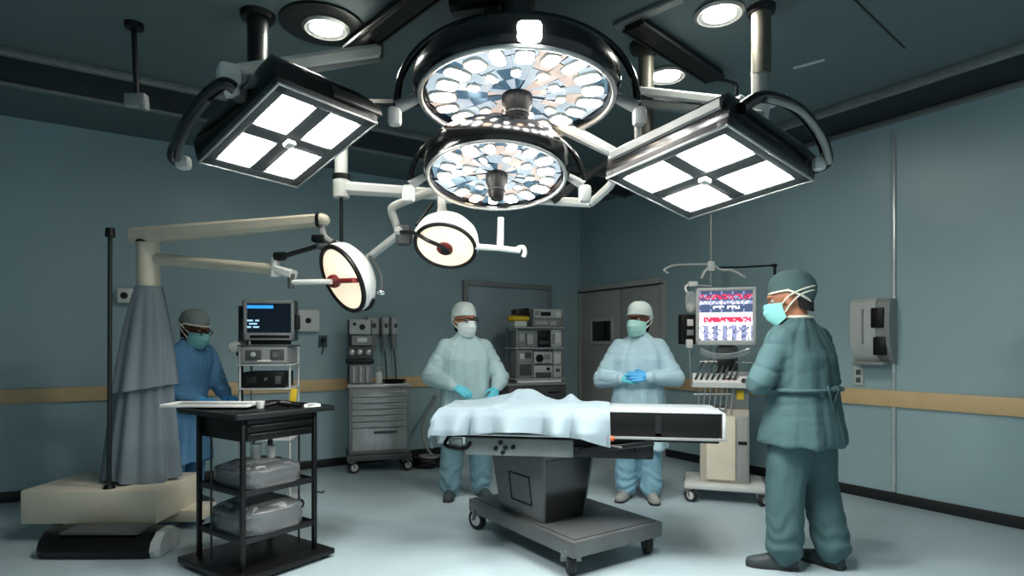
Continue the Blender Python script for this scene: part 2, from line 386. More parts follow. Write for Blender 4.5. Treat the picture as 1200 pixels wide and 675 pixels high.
# ------------------------------------------------------------------ round surgical lights
def basis(n, xh=Vector((1, 0, 0))):
    z = (-Vector(n)).normalized(); x = (xh-z*xh.dot(z)).normalized(); y = z.cross(x); return x, y, z
def round_light(c, n, R, label, no, ni, seed):
    rnd = random.Random(seed)
    x, y, z = basis(n); M = axes(c, x, y, z)
    r = thing('surgical_light', label, 'surgical light', c)
    obj('housing', MB(M).lathe([(0, .06), (R*.97, .06), (R*.985, .0), (R*1.06, .0), (R*1.1, .03), (R*1.1, .1), (R*1.03, .155), (R*.8, .21), (R*.4, .25), (.06, .265), (0, .265)], None, 56), m_gloss, r)
    obj('rim', MB(M).tube([(R*1.03*math.cos(a*PI/32), R*1.03*math.sin(a*PI/32), -.004) for a in range(64)], .014*R/.5, 8, True), m_steel, r)
    # faceted reflector
    mb = MB(M); nr, na = 4, no
    for i in range(nr):
        for j in range(na):
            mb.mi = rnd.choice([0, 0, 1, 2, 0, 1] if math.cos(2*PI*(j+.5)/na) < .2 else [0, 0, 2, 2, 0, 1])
            r0 = R*(.1+.87*i/nr); r1 = R*(.1+.87*(i+1)/nr); a0 = 2*PI*j/na; a1 = 2*PI*(j+1)/na
            q = [(r0, a0), (r1, a0), (r1, a1), (r0, a1)]; zz = [.03+rnd.uniform(-.008, .012) for _ in q]
            mb.add([(rr*math.cos(a), rr*math.sin(a), w) for (rr, a), w in zip(q, zz)], [(0, 1, 2, 3)])
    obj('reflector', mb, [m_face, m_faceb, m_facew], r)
    def pod(rad, ang, lr, lt, m):
        T = M @ Matrix.Rotation(ang, 4, 'Z') @ Matrix.Translation((rad, 0, .012))
        q = []
        for k in range(14):
            a = 2*PI*k/14; ex = math.copysign(abs(math.cos(a))**.6, math.cos(a)); ey = math.copysign(abs(math.sin(a))**.6, math.sin(a))
            q.append((ex*lr, ey*lt))
        mb = MB(T); mb.mi = 1; mb.loft([[(a, b, .016) for a, b in q], [(a, b, 0) for a, b in q]]); mb.mi = 0; mb.loft([[(a*.86, b*.86, .001) for a, b in q], [(a*.86, b*.86, -.002) for a, b in q]]); obj('bulb', mb, [m, m_lgrey], r)
    for j in range(no):
        if rnd.random() < .06: continue
        a = 2*PI*(j+.5)/no
        pod(R*rnd.uniform(.74, .82), a, R*rnd.uniform(.11, .16), R*rnd.uniform(.075, .115), m_bulbw if rnd.random() < .3 else m_bulb)
    for j in range(ni):
        if rnd.random() < .12: continue
        pod(R*rnd.uniform(.42, .52), 2*PI*(j+.2)/ni, R*rnd.uniform(.05, .09), R*rnd.uniform(.045, .07), m_bulbw if rnd.random() < .4 else m_bulb)
    hd = obj('handle', MB(M).lathe([(.05*R/.5, .04), (R*.165, .02), (R*.165, -.03), (R*.135, -.06), (R*.125, -.1), (R*.095, -.13), (0, -.13)], None, 24), m_black, r)
    obj('handle_ring', MB(M).lathe([(R*.128, -.072), (R*.137, -.078), (R*.137, -.086), (R*.126, -.09)], None, 24), m_dark, hd)
    return r, M
def yoke(r, M, R, rise, w, tilt=0.0, mt=None):
    pts = []
    for k in range(33):
        a = PI*k/32; pts.append(M.translation+Vector((R*math.cos(a), 0, 0))+Vector((0, -math.sin(tilt), math.cos(tilt)))*(math.sin(a)**.85*rise)+Vector((0, 0, -.04)))
    obj('yoke', MB().tube(pts, w, 12), mt or m_gloss, r)
    for s in (1, -1):
        e = pts[0 if s > 0 else -1]
        k = obj('pivot', MB().cyl(e, e-Vector((s*(R-R*.83), 0, -.05)), w*1.7, w*1.3, 16), m_grey, r)
        obj('pivot_cap', MB().box(e+Vector((s*.01, 0, -.05)), (.07, .07, .1), None, .02), m_lgrey, k)
    return pts
LB = P(606, 117, 3.2); LS = P(582, 209, 3.45)
r1_, M1 = round_light(LB, (0, -.07, -1), .5, 'largest round surgical lamp with black housing, highest above the table', 19, 11, 3)
pts = yoke(r1_, M1, .645, .5, .021)
top = LB+Vector((0, .0, .46))
obj('hub', MB().cyl((top.x, top.y, top.z-.08), (top.x, top.y, H), .085, .11, 28), m_gloss, r1_)
obj('hub_arm', MB().bar((top.x-.36, top.y+.08, H-.1), (top.x+.03, top.y, H-.09), .1, .1), m_gloss, r1_)
obj('cable', MB().tube(spline([LB+Vector((-.48, .05, .2)), LB+Vector((-.3, .02, .36)), LB+Vector((0, 0, .42)), LB+Vector((.3, .02, .36)), LB+Vector((.48, .05, .2))]), .009, 8), m_black, r1_)
obj('indicator_box', MB().box(LB+Vector((-.12, -.1, .38)), (.12, .06, .06), None, .008), m_black, r1_)
obj('glare_box', MB().box(LB+Vector((.05, -.535, .085)), (.11, .05, .09), None, .02), m_lit, r1_)  # glowing box added to imitate a bright reflection on the housing, not a lamp
pr = P(748, 128, 3.35)
obj('drop_rod', MB().cyl(LB+Vector((.645, 0, -.04)), P(748, 165, 3.25), .02, .02, 14), m_steel, r1_)

r2_, M2 = round_light(LS, (.0, -.22, -.975), .385, 'smaller round surgical lamp hanging just below the largest one', 17, 9, 11)
pts2 = yoke(r2_, M2, .50, .36, .016)
HUB = Vector((-.12, 4.2, 0))
obj('spindle', MB().cyl((LS.x, LS.y, LS.z+.25), (LS.x, LS.y, LS.z+.36), .05, .05), m_dark, r2_)
obj('link_arm', MB().bar((LS.x, LS.y, LS.z+.33), (HUB.x, HUB.y, LS.z+.3), .07, .07), m_dark, r2_)
post = P(757, 100, 3.9)
obj('post', MB().cyl((post.x, 3.9, H), (post.x, 3.9, P(0, 160, 3.9).z), .05, .05), m_olive, r2_)
obj('post_flange', MB().cyl((post.x, 3.9, H), (post.x, 3.9, H-.04), .11, .1), m_dark, r2_)
obj('swing_arm', MB().bar(P(640, 138, 3.6), P(736, 188, 3.55), .1, .075, .06, .05), m_lgrey, r2_)
obj('swing_arm', MB().bar(P(648, 235, 3.75), P(757, 158, 3.9), .05, .05), m_dark, r2_)
obj('elbow', MB().tube(spline([P(722, 184, 3.55), P(716, 200, 3.56), P(717, 214, 3.6), P(704, 228, 3.66), P(692, 238, 3.7)]), .026, 10), m_lgrey, r2_)
obj('lower_arm', MB().bar(P(692, 238, 3.7), P(600, 233, 3.9), .055, .05), m_white, r2_)

# ------------------------------------------------------------------ exam lamp on the central hub, with its arms
LX = P(522, 288, 3.8)
r3 = thing('exam_light', 'round white exam lamp with glowing cream lens and red centre below the surgical lamps', 'exam light', LX)
x, y, z = basis((-.10, -.57, -.82), Vector((1, 0, .22))); M3 = axes(LX, x, y, z); Rl = .185
obj('housing', MB(M3).lathe([(Rl*.98, -.005), (Rl*1.1, 0), (Rl*1.15, .03), (Rl*1.05, .1), (Rl*.75, .17), (Rl*.3, .21), (0, .215)], None, 40), m_white, r3)
obj('rim', MB(M3).tube([(Rl*1.04*math.cos(a*PI/24), Rl*1.04*math.sin(a*PI/24), -.006) for a in range(48)], .013, 8, True), m_black, r3)
obj('lens', MB(M3).lathe([(Rl, 0), (Rl*.98, -.006), (Rl*.6, -.016), (0, -.02)], None, 36), m_exam, r3)
kn = obj('centre_knob', MB(M3).lathe([(.05, -.01), (.052, -.035), (.035, -.05), (0, -.05)], None, 20), m_red, r3)
obj('knob_cap', MB(M3).lathe([(.03, -.05), (.028, -.06), (0, -.06)], Matrix.Translation((.012, -.006, 0)), 16), m_black, kn)
obj('hand_grip', MB(M3).ell((-.1, .17, .07), (.018, .03, .03)), m_black, r3)
hz = P(0, 232, 4.2).z
obj('hub_column', MB().cyl((HUB.x, HUB.y, H), (HUB.x, HUB.y, hz-.05), .06, .06, 24), m_dark, r3)
obj('hub_flange', MB().cyl((HUB.x, HUB.y, H), (HUB.x, HUB.y, H-.05), .16, .14, 28), m_dark, r3)
obj('neck', MB().tube([P(517, 232, 3.98), P(518, 244, 3.9), P(519, 258, 3.84)], [.026, .028, .05], 14), m_white, r3)
obj('neck_arm', MB().bar(P(517, 234, 3.98), (HUB.x, HUB.y, hz), .05, .05), m_white, r3)
J = P(400, 220, 4.2)
obj('side_arm', MB().bar(J, (HUB.x, HUB.y, hz), .085, .085, .07, .06), m_white, r3)
k = obj('joint', MB().cyl(J+Vector((0, 0, .05)), J+Vector((0, 0, -.07)), .06, .055), m_white, r3)
obj('joint_collar', MB().cyl(J+Vector((0, 0, .06)), J+Vector((0, 0, .09)), .062, .062), m_dark, k)
obj('riser', MB().cyl(J+Vector((0, 0, .05)), J+Vector((0, 0, .40)), .045, .045), m_white, r3)
obj('hanging_rod', MB().cyl(J+Vector((0, 0, -.05)), P(400, 283, 4.2), .013, None, 8), m_dark, r3)
obj('top_arm', MB().bar(J+Vector((0, 0, .6)), Vector((HUB.x, HUB.y, J.z+.6)), .05, .05), m_black, r3)
obj('riser_link', MB().cyl(J+Vector((0, 0, .38)), J+Vector((0, 0, .62)), .03, .03), m_dark, r3)
E1 = [P(516, 222, 4.05), P(490, 230, 4.0), P(463, 241, 3.95), P(459, 248, 3.95), P(463, 260, 3.95), P(469, 275, 3.95)]
obj('bent_arm', MB().tube(spline(E1, 5), .027, 12), m_lgrey, r3)
mb = MB(); mb.box(P(473, 276, 3.93), (.1, .09, .13), None, .02); obj('elbow_block', mb, m_dgrey, r3)
obj('elbow_cap', MB().ell(P(468, 271, 3.91), (.035, .04, .035)), m_lgrey, r3)
obj('extension_arm', MB().bar(P(468, 274, 3.95), P(432, 302, 4.1), .05, .04), m_lgrey, r3)
obj('lead', MB().tube(spline([P(470, 272, 3.86), P(485, 273, 3.75), P(502, 282, 3.68), P(521, 290, 3.70)]), .013, 8), m_black, r3)
obj('stay', MB().cyl(P(507, 238, 4.0), P(488, 264, 3.88), .011, None, 8), m_black, r3)
obj('handle_bar', MB().tube([P(557, 289, 3.78), P(585, 291, 3.78), P(610, 294, 3.78)], [.02, .018, .018], 10), m_white, r3)
obj('handle_post', MB().cyl(P(586, 292, 3.78), P(587, 255, 3.78), .022, .02, 12), m_lgrey, r3)
obj('handle_hook', MB().tube(spline([P(606, 291, 3.78), P(613, 290, 3.78), P(615, 296, 3.78), P(613, 301, 3.78)]), .014, 8), m_white, r3)

# ------------------------------------------------------------------ square four-panel lights
def square_light(c, ex, ey, w, h, label, side):
    ex = Vector(ex).normalized(); ey = Vector(ey); ey = (ey-ex*ey.dot(ex)).normalized(); n = ex.cross(ey)
    if n.z < 0: n = -n
    # local z = up (back), face at z=0
    x = ex; y = n.cross(ex)
    sg = 1 if y.dot(ey) > 0 else -1
    M = axes(Vector(c), x, y, n)
    r = thing('panel_light', label, 'panel light', c)
    W2, H2 = w/2, h/2
    obj('housing', MB(M).loft([[(a*W2*k, b*H2*k, zz) for a, b in ((-1, -1), (1, -1), (1, 1), (-1, 1))] for k, zz in ((.99, 0.012), (1.0, .02), (1.0, .11), (.88, .175), (.6, .19))]), m_gloss, r)
    fb = .062; cb = .082
    fm = MB(M)
    fm.box2(-W2, W2, -H2, -H2+fb, -.008, .03, .006).box2(-W2, W2, H2-fb, H2, -.008, .03, .006)
    fm.box2(-W2, -W2+fb, -H2, H2, -.008, .03, .006).box2(W2-fb, W2, -H2, H2, -.008, .03, .006)
    fm.box2(-cb/2, cb/2, -H2+fb, H2-fb, -.006, .03, .004).box2(-W2+fb, W2-fb, -cb/2, cb/2, -.006, .03, .004)
    obj('frame', fm, m_dgrey, r)
    lm = MB(M); q = .008
    for a in (-1, 1):
        lm.box((0, a*(H2-.006), -.008), (w, .01, .012), None, .003); lm.box((a*(W2-.006), 0, -.008), (.01, h, .012), None, .003)
    obj('edge_trim', lm, m_steel, r)
    for a in (-1, 1):
        for b in (-1, 1):
            cx = a*(cb/2+(W2-fb-cb/2)/2); cy = b*(cb/2+(H2-fb-cb/2)/2)
            obj('light_panel', MB(M).box((cx, cy, .008), (W2-fb-cb/2-.016, H2-fb-cb/2-.016, .012), None, .003), m_lit, r)
    obj('centre_button', MB(M).box((0, 0, -.016), (.05, .05, .03), None, .01), m_lgrey, r)
    return r, M, W2, H2, sg
rl, ML, W2, H2, sg = square_light((-1.084, 2.9, 2.34), (.5715, .8206, -.0024), (.7767, -.54, .3243), .552, .684, 'square four-panel lamp on the left on a white spring arm', -1)
def LP(x, y, z): return ML @ Vector((x, y*sg, z))
pp = dep(302, 17)
obj('post', MB().cyl(pp, (pp.x, pp.y, 2.62), .06, .055, 24), m_dark, rl)
obj('post_flange', MB().cyl(pp, pp-Vector((0, 0, .035)), .1, .09, 24), m_black, rl)
obj('lower_arm', MB().bar((pp.x, pp.y, 2.66), LP(0, 0, .22), .08, .07), m_dark, rl)
obj('spindle', MB().cyl(LP(0, 0, .15), LP(0, 0, .26), .06, .05), m_dark, rl)
a0 = dep(441, 44); a1 = P(441, 60, a0.y); a2 = P(274, 84, 2.66)
obj('arm_mount', MB().cyl(a0, (a0.x, a0.y, a1.z-.05), .045, .045), m_olive, rl)
obj('spring_arm', MB().bar(a1, a2, .085, .085, .06, .06), m_white, rl)
obj('spring_arm_cover', MB().bar(a1-Vector((0, 0, .055)), a1.lerp(a2, .8)-Vector((0, 0, .05)), .06, .03), m_grey, rl)
mb = MB(); mb.box(a2+Vector((-.02, 0, -.02)), (.10, .1, .10), Matrix.Rotation(.6, 3, 'Z'), .025).cyl(a2+Vector((-.02, -.02, -.03)), a2+Vector((-.0, .0, -.11)), .04, .035); obj('knuckle', mb, m_white, rl)
hp = [P(275, 104, 2.62), P(262, 98, 2.6), P(240, 114, 2.68), P(220, 142, 2.82), P(207, 168, 2.98), P(203, 185, 3.05), P(218, 193, 3.08)]
obj('side_handle', MB().tube(spline(hp), .028, 12), m_gloss, rl)
obj('handle_trim', MB().tube(spline([p+Vector((.03, -.02, -.02)) for p in hp[2:-1]]), .012, 8), m_dgrey, rl)
obj('handle_clip', MB().box(P(215, 191, 3.06), (.07, .06, .07), None, .02), m_lgrey, rl)
obj('rear_vent', MB(ML).box((W2*.6, sg*H2*.98, .07), (.3, .03, .06), None, .008), m_dark, rl)

rr, MR, W2, H2, sg = square_light((.938, 2.9, 2.162), (.8244, .5218, -.2194), (.5466, -.8346, .0689), .631, .734, 'square four-panel lamp on the right under a ceiling post', 1)
def RP(x, y, z): return MR @ Vector((x, y*sg, z))
pp = dep(892, 9); jz = P(0, 128, pp.y).z; mz = P(0, 88, pp.y).z
obj('post', MB().cyl(pp, (pp.x, pp.y, mz), .055, .055, 24), m_olive, rr)
obj('post_flange', MB().cyl(pp, pp-Vector((0, 0, .035)), .082, .075, 24), m_dark, rr)
obj('post_sleeve', MB().cyl((pp.x-.01, pp.y, mz+.02), (pp.x-.01, pp.y, jz), .045, .045, 24), m_steel, rr)
jj = obj('joint', MB().cyl((pp.x-.02, pp.y, jz+.04), (pp.x-.02, pp.y, jz-.08), .07, .055, 24), m_lgrey, rr)
mb = MB()
for s in (-1, 1): mb.bar((pp.x+s*.03, pp.y, jz+.01), (pp.x+s*.14, pp.y-.02, jz+.06), .04, .03)
obj('joint_lever', mb, m_lgrey, jj)
jp = Vector((pp.x, pp.y, jz))
obj('rear_arm', MB().bar(jp+Vector((-.04, 0, .02)), P(752, 108, 3.9), .08, .06), m_lgrey, rr)
obj('rear_arm_lower', MB().bar(jp+Vector((-.04, 0, -.03)), P(752, 122, 3.9), .07, .05), m_satin, rr)
obj('front_arm', MB().bar(jp+Vector((-.02, 0, -.04)), RP(-W2*.6, H2*.3, .2), .09, .06), m_grey, rr)
obj('spindle', MB().cyl(RP(0, 0, .12), RP(0, 0, .24), .07, .05), m_lgrey, rr)
obj('spindle_arm', MB().bar(RP(0, 0, .22), jp+Vector((0, 0, -.06)), .08, .06), m_lgrey, rr)
hp = [RP(W2*.3, H2*1.0, .12), RP(W2*.8, H2*1.15, .17), RP(W2*1.35, H2*.75, .2), RP(W2*1.55, H2*.2, .18), RP(W2*1.35, -H2*.2, .12), RP(W2*1.02, -H2*.2, .06)]
hp = [RP(-W2*.75, H2*1.0, .1), RP(-W2*.5, H2*1.12, .17), RP(W2*.1, H2*1.2, .19), RP(W2*.7, H2*1.18, .15), RP(W2*1.05, H2*1.12, .08), RP(W2*1.0, H2*.98, .05)]
obj('side_handle', MB().tube(spline(hp), .026, 12), m_gloss, rr)
obj('handle_trim', MB().tube(spline([p+Vector((.0, -.025, -.02)) for p in hp[1:-1]]), .012, 8), m_grey, rr)
obj('handle_clip', MB().box(RP(W2*.97, H2*1.05, .06), (.06, .06, .06), None, .02), m_lgrey, rr)
obj('top_rail', MB().bar(RP(-W2, -H2*.9, .1), RP(-W2, H2*.9, .1), .04, .05), m_satin, rr)

# ------------------------------------------------------------------ operating table
caster_n = 0
def caster(root, p, rad, ztop, yaw, tyre=m_rubber, hub=m_grey, wid=.045):
    T = frame((p[0], p[1], 0), yaw)
    mb = MB(T)
    mb.cyl((0, 0, ztop-.015), (0, 0, rad*2.02), .016, .02, 12)
    mb.box((-.0, 0, rad*2.04), (rad*1.2, wid+.03, .018), None, .006)
    for s in (-1, 1): mb.bar((-.0, s*(wid/2+.01), rad*2.04), (rad*.35, s*(wid/2+.01), rad), rad*.7, .008)
    f = obj('caster', mb, m_satin, root)
    A = Matrix.Translation((rad*.35, 0, rad)) @ Matrix.Rotation(PI/2, 4, 'X')
    mb = MB(T)
    mb.lathe([(rad*.6, -wid*.4), (rad*.88, -wid*.5), (rad, -wid*.3), (rad, wid*.3), (rad*.88, wid*.5), (rad*.6, wid*.4)], A, 28)
    mb.mi = 1; mb.lathe([(0, -wid*.52), (rad*.3, -wid*.52), (rad*.62, -wid*.42), (rad*.62, wid*.42), (rad*.3, wid*.52), (0, wid*.52)], A, 24)
    obj('wheel', mb, [tyre, hub], f)
ty = -math.atan2(.28, 1.69)
TM = frame((.434, 3.882, 0), ty)
rt = thing('operating_table', 'operating table with black side pads on a grey wheeled pedestal in the middle', 'operating table', (.32, 4.08, 0))
HL, HWd = .857, .245; TZ = .95
obj('mattress', MB(TM).box2(-HL, .47, -HWd, HWd, .802, TZ-.008, .008), m_black, rt)
obj('mattress', MB(TM).box2(.50, HL-.012, -HWd, HWd, .802, TZ-.008, .008), m_black, rt)
obj('pad_cover', MB(TM).box2(.17, HL, -HWd-.004, HWd+.004, TZ-.009, TZ, .004), m_sheetw, rt)
obj('pad_divider', MB(TM).box2(.465, .505, -HWd+.002, HWd-.002, .82, TZ-.013, .003), m_dark, rt)
mb = MB(TM)
for s in (-1, 1): mb.box2(-HL, HL+.02, s*(HWd-.01), s*(HWd+.012), .783, .799, .004)
obj('side_rail', mb, m_steel, rt)
obj('end_bracket', MB(TM).box2(HL-.006, HL+.014, -HWd-.012, HWd+.012, .785, TZ-.004, .008), m_lgrey, rt)
obj('top_frame', MB(TM).box2(-HL+.03, HL-.02, -HWd+.02, HWd-.02, .765, .803, .004), m_black, rt)
obj('chassis_beam', MB(TM).box2(-.70, -.02, -.25, .2, .66, .77, .01), m_satin, rt)
obj('tilt_block', MB(TM).box2(-.02, .46, -.21, .2, .655, .77, .01), m_black, rt)
obj('tilt_motor', MB(TM).cyl((.40, -.22, .71), (.40, .15, .71), .045, None, 18), m_dark, rt)
obj('lift_arm', MB(TM).bar((-.3, -.2, .68), (.28, -.2, .735), .05, .05), m_dark, rt)
obj('tilt_arm', MB(TM).bar((.02, -.22, .70), (.46, -.22, .765), .06, .035), m_gloss, rt)
obj('release_lever', MB(TM).bar((.17, -.275, .755), (.27, -.29, .738), .02, .012), m_chrome, rt)
obj('release_knob', MB(TM).ell((.2, -.292, .79), (.03, .015, .018)), m_orange, rt)
mb = MB(TM); mb.tube(spline([(-.8, -.2, .78), (-.82, -.27, .72), (-.70, -.27, .70), (-.66, -.24, .74)]), .012, 8); obj('end_loop', mb, m_black, rt)
obj('end_plate', MB(TM).box((-.76, -.24, .73), (.09, .03, .07), None, .01), m_steel, rt)
for i, (x_, z_) in enumerate(((-.47, .742), (-.44, .712), (-.50, .705), (-.455, .682), (-.39, .715))):
    obj('control_button', MB(TM).lathe([(.014, 0), (.014, .014), (.008, .018), (0, .018)], Matrix.Translation((x_, -.25, z_)) @ Matrix.Rotation(PI/2, 4, 'X'), 14), m_black, rt)
# pedestal and base at the photographed swivel
ld = Vector((math.cos(math.radians(124)), math.sin(math.radians(124)), 0)); rd_ = Vector((ld.y, -ld.x, 0))
near = Vector((.35, 3.40, 0)); bc = near+ld*.6+rd_*.37
BM_ = axes(bc, ld, -rd_, Vector((0, 0, 1)))      # local x: far-left end, -y: right
obj('base_plate', MB(BM_).box2(-.6, .6, -.37, .37, .125, .222, .012), m_pedm, rt)
obj('base_mat', MB(BM_).box2(-.57, .57, -.34, .34, .222, .228, .002), m_dgrey, rt)
for sx in (-1, 1):
    for sy in (-1, 1): caster(rt, BM_ @ Vector((sx*.52, sy*.32, 0)), .075, .14, 2.0+sx*.4, m_rubber, m_lgrey if sx > 0 else m_dgrey, .05)
cn = Vector((.196, 3.71, 0)); cc = cn+ld*.27+rd_*.18
CM = axes(cc, ld, -rd_, Vector((0, 0, 1)))
def rect(a, b, z): return [(-a, -b, z), (a, -b, z), (a, b, z), (-a, b, z)]
obj('pedestal', MB(CM).loft([rect(.25, .165, .225), rect(.30, .20, .60), rect(.30, .20, .67)]), m_pedm, rt)
obj('pedestal_side', MB(CM).loft([[(-.253, -.15, .235), (-.253, .15, .235), (-.256, .15, .235), (-.256, -.15, .235)], [(-.303, -.185, .63), (-.303, .185, .63), (-.306, .185, .63), (-.306, -.185, .63)]]), m_gloss, rt)
def pface(x, z): yy = -(.165+(.035)*(min(z, .6)-.225)/.375); return (x, -yy+.002, z)
q = [(-.14, .32), (.09, .32), (.10, .50), (-.13, .50)]
obj('access_panel', MB(CM).tube([pface(*q[0]), pface(*q[1]), pface(*q[2]), pface(*q[3])], .006, 6, True), m_black, rt)
obj('pedestal_collar', MB(CM).loft([rect(.27, .17, .66), rect(.24, .15, .77)]), m_black, rt)

# the drape on the table
def drape_fn():
    x0, x1, y0, y1 = -HL-.15, .20, -HWd-.165, HWd+.165
    def f(u, v):
        x = x0+(x1-x0)*u; y = y0+(y1-y0)*v
        eL = max(0, -HL-x); eY = max(0, abs(y)-HWd-.008); sy = 1 if y > 0 else -1
        cx = max(x, -HL-.006); cy = max(-HWd-.008, min(HWd+.008, y))
        fold = math.sin(x*11+1.3*math.sin(x*5)+.5)*.7+math.sin(x*31+2)*.25+noise.noise(Vector((x*6, 3, sy)))*.6
        foldL = math.sin(y*21+.7)*.5+noise.noise(Vector((9, y*7, 1)))*.6
        drop = max(eL, eY)+.25*min(eL, eY)
        if u > .86 and eY: drop *= 1+ (u-.86)*2.2
        drop *= 1+.10*math.sin(x*7+1)
        z = TZ+.004
        # what lies under the sheet
        if not eL and not eY:
            def g(a, b, sa, sb, h): return h*math.exp(-((x-a)/sa)**2-((y-b)/sb)**2)
            e = min(1, (HWd-abs(y))/.10); e = max(0, e)
            z += e*(g(-.52, .12, .22, .11, .045)+g(-.33, .16, .12, .10, .065)+g(-.06, .16, .05, .08, .055)+g(-.2, 0, .3, .2, .02)+g(.1, .1, .1, .1, .02)
                 + .012*noise.noise(Vector((x*5, y*6, 2)))+.006*noise.noise(Vector((x*14, y*13, 5))))
            z += .016*math.exp(-((x+.53-.25*(y+.28))/.03)**2)
        k = min(1, drop/.05)
        fly = k*.018+drop*.16
        px = cx-(fly*.8*(eL/(eL+eY+1e-9)) if drop else 0) - (abs(foldL)*.02*min(1, drop/.12) if eL else 0)
        py = cy+sy*((fly*(eY/(eL+eY+1e-9)) if drop else 0)+(abs(fold)*.12*min(1, drop/.14) if eY else 0))
        z -= drop*(.985-.10*min(1, abs(fold))*(1 if eY else 0))-(.012*k if drop < .05 else .012)*0
        return (px, py, z)
    return f
ds = obj('surgical_drape', MB(TM).grid(drape_fn(), 110, 84, .004), m_sheet, None, (TM @ Vector((-.4, 0, TZ))), ang=80)
tag(ds, 'pale blue-white sheet draped over the operating table top with hanging folds', 'drape')

# ------------------------------------------------------------------ people
def hand(mb, M, side, curl, spread=1.0, rad=.0100, thumb=.6, length=1.0):
    """side +1 left hand, -1 right hand; +Y along the fingers, +Z back of the hand"""
    def T(p): return M @ Vector((p[0]*side, p[1], p[2]))
    kn = [(.033, .086), (.011, .092), (-.011, .088), (-.031, .078)]
    ln = [.070, .080, .074, .056]
    for (kx, ky), L, c in zip(kn, ln, curl if isinstance(curl, (list, tuple)) else [curl]*4):
        L *= length
        mb.limb(T((kx*.55, .005, 0)), T((kx, ky, .002)), .0165, .0125, 10)
        p = Vector((kx, ky, .002)); a = c*.6; sx = kx*1.6*spread
        for f, s, rr in ((.43, 1.0, 1.0), (.32, 1.6, .92), (.25, 1.3, .8)):
            dv = Vector((sx*math.cos(a)*.8, math.cos(a), -math.sin(a))).normalized()
            q = p+dv*L*f
            mb.limb(T(p), T(q), rad*rr, rad*rr*.93, 8); p = q; a += c*.55*s
    mb.limb(T((.012, .0, -.004)), T((.036, .032, -.012)), .017, .0155, 10)
    p = Vector((.036, .032, -.012)); q = p+Vector((.026*thumb+.004, .03, -.012)); mb.limb(T(p), T(q), .0128, .0115, 10)
    w = q+Vector((.006*thumb, .028, -.010)); mb.limb(T(q), T(w), .0112, .009, 10)
def hand_frame(w, d, n):
    y = Vector(d).normalized(); z = Vector(n); z = (z-y*z.dot(y)).normalized(); x = y.cross(z); return axes(Vector(w), x, y, z)

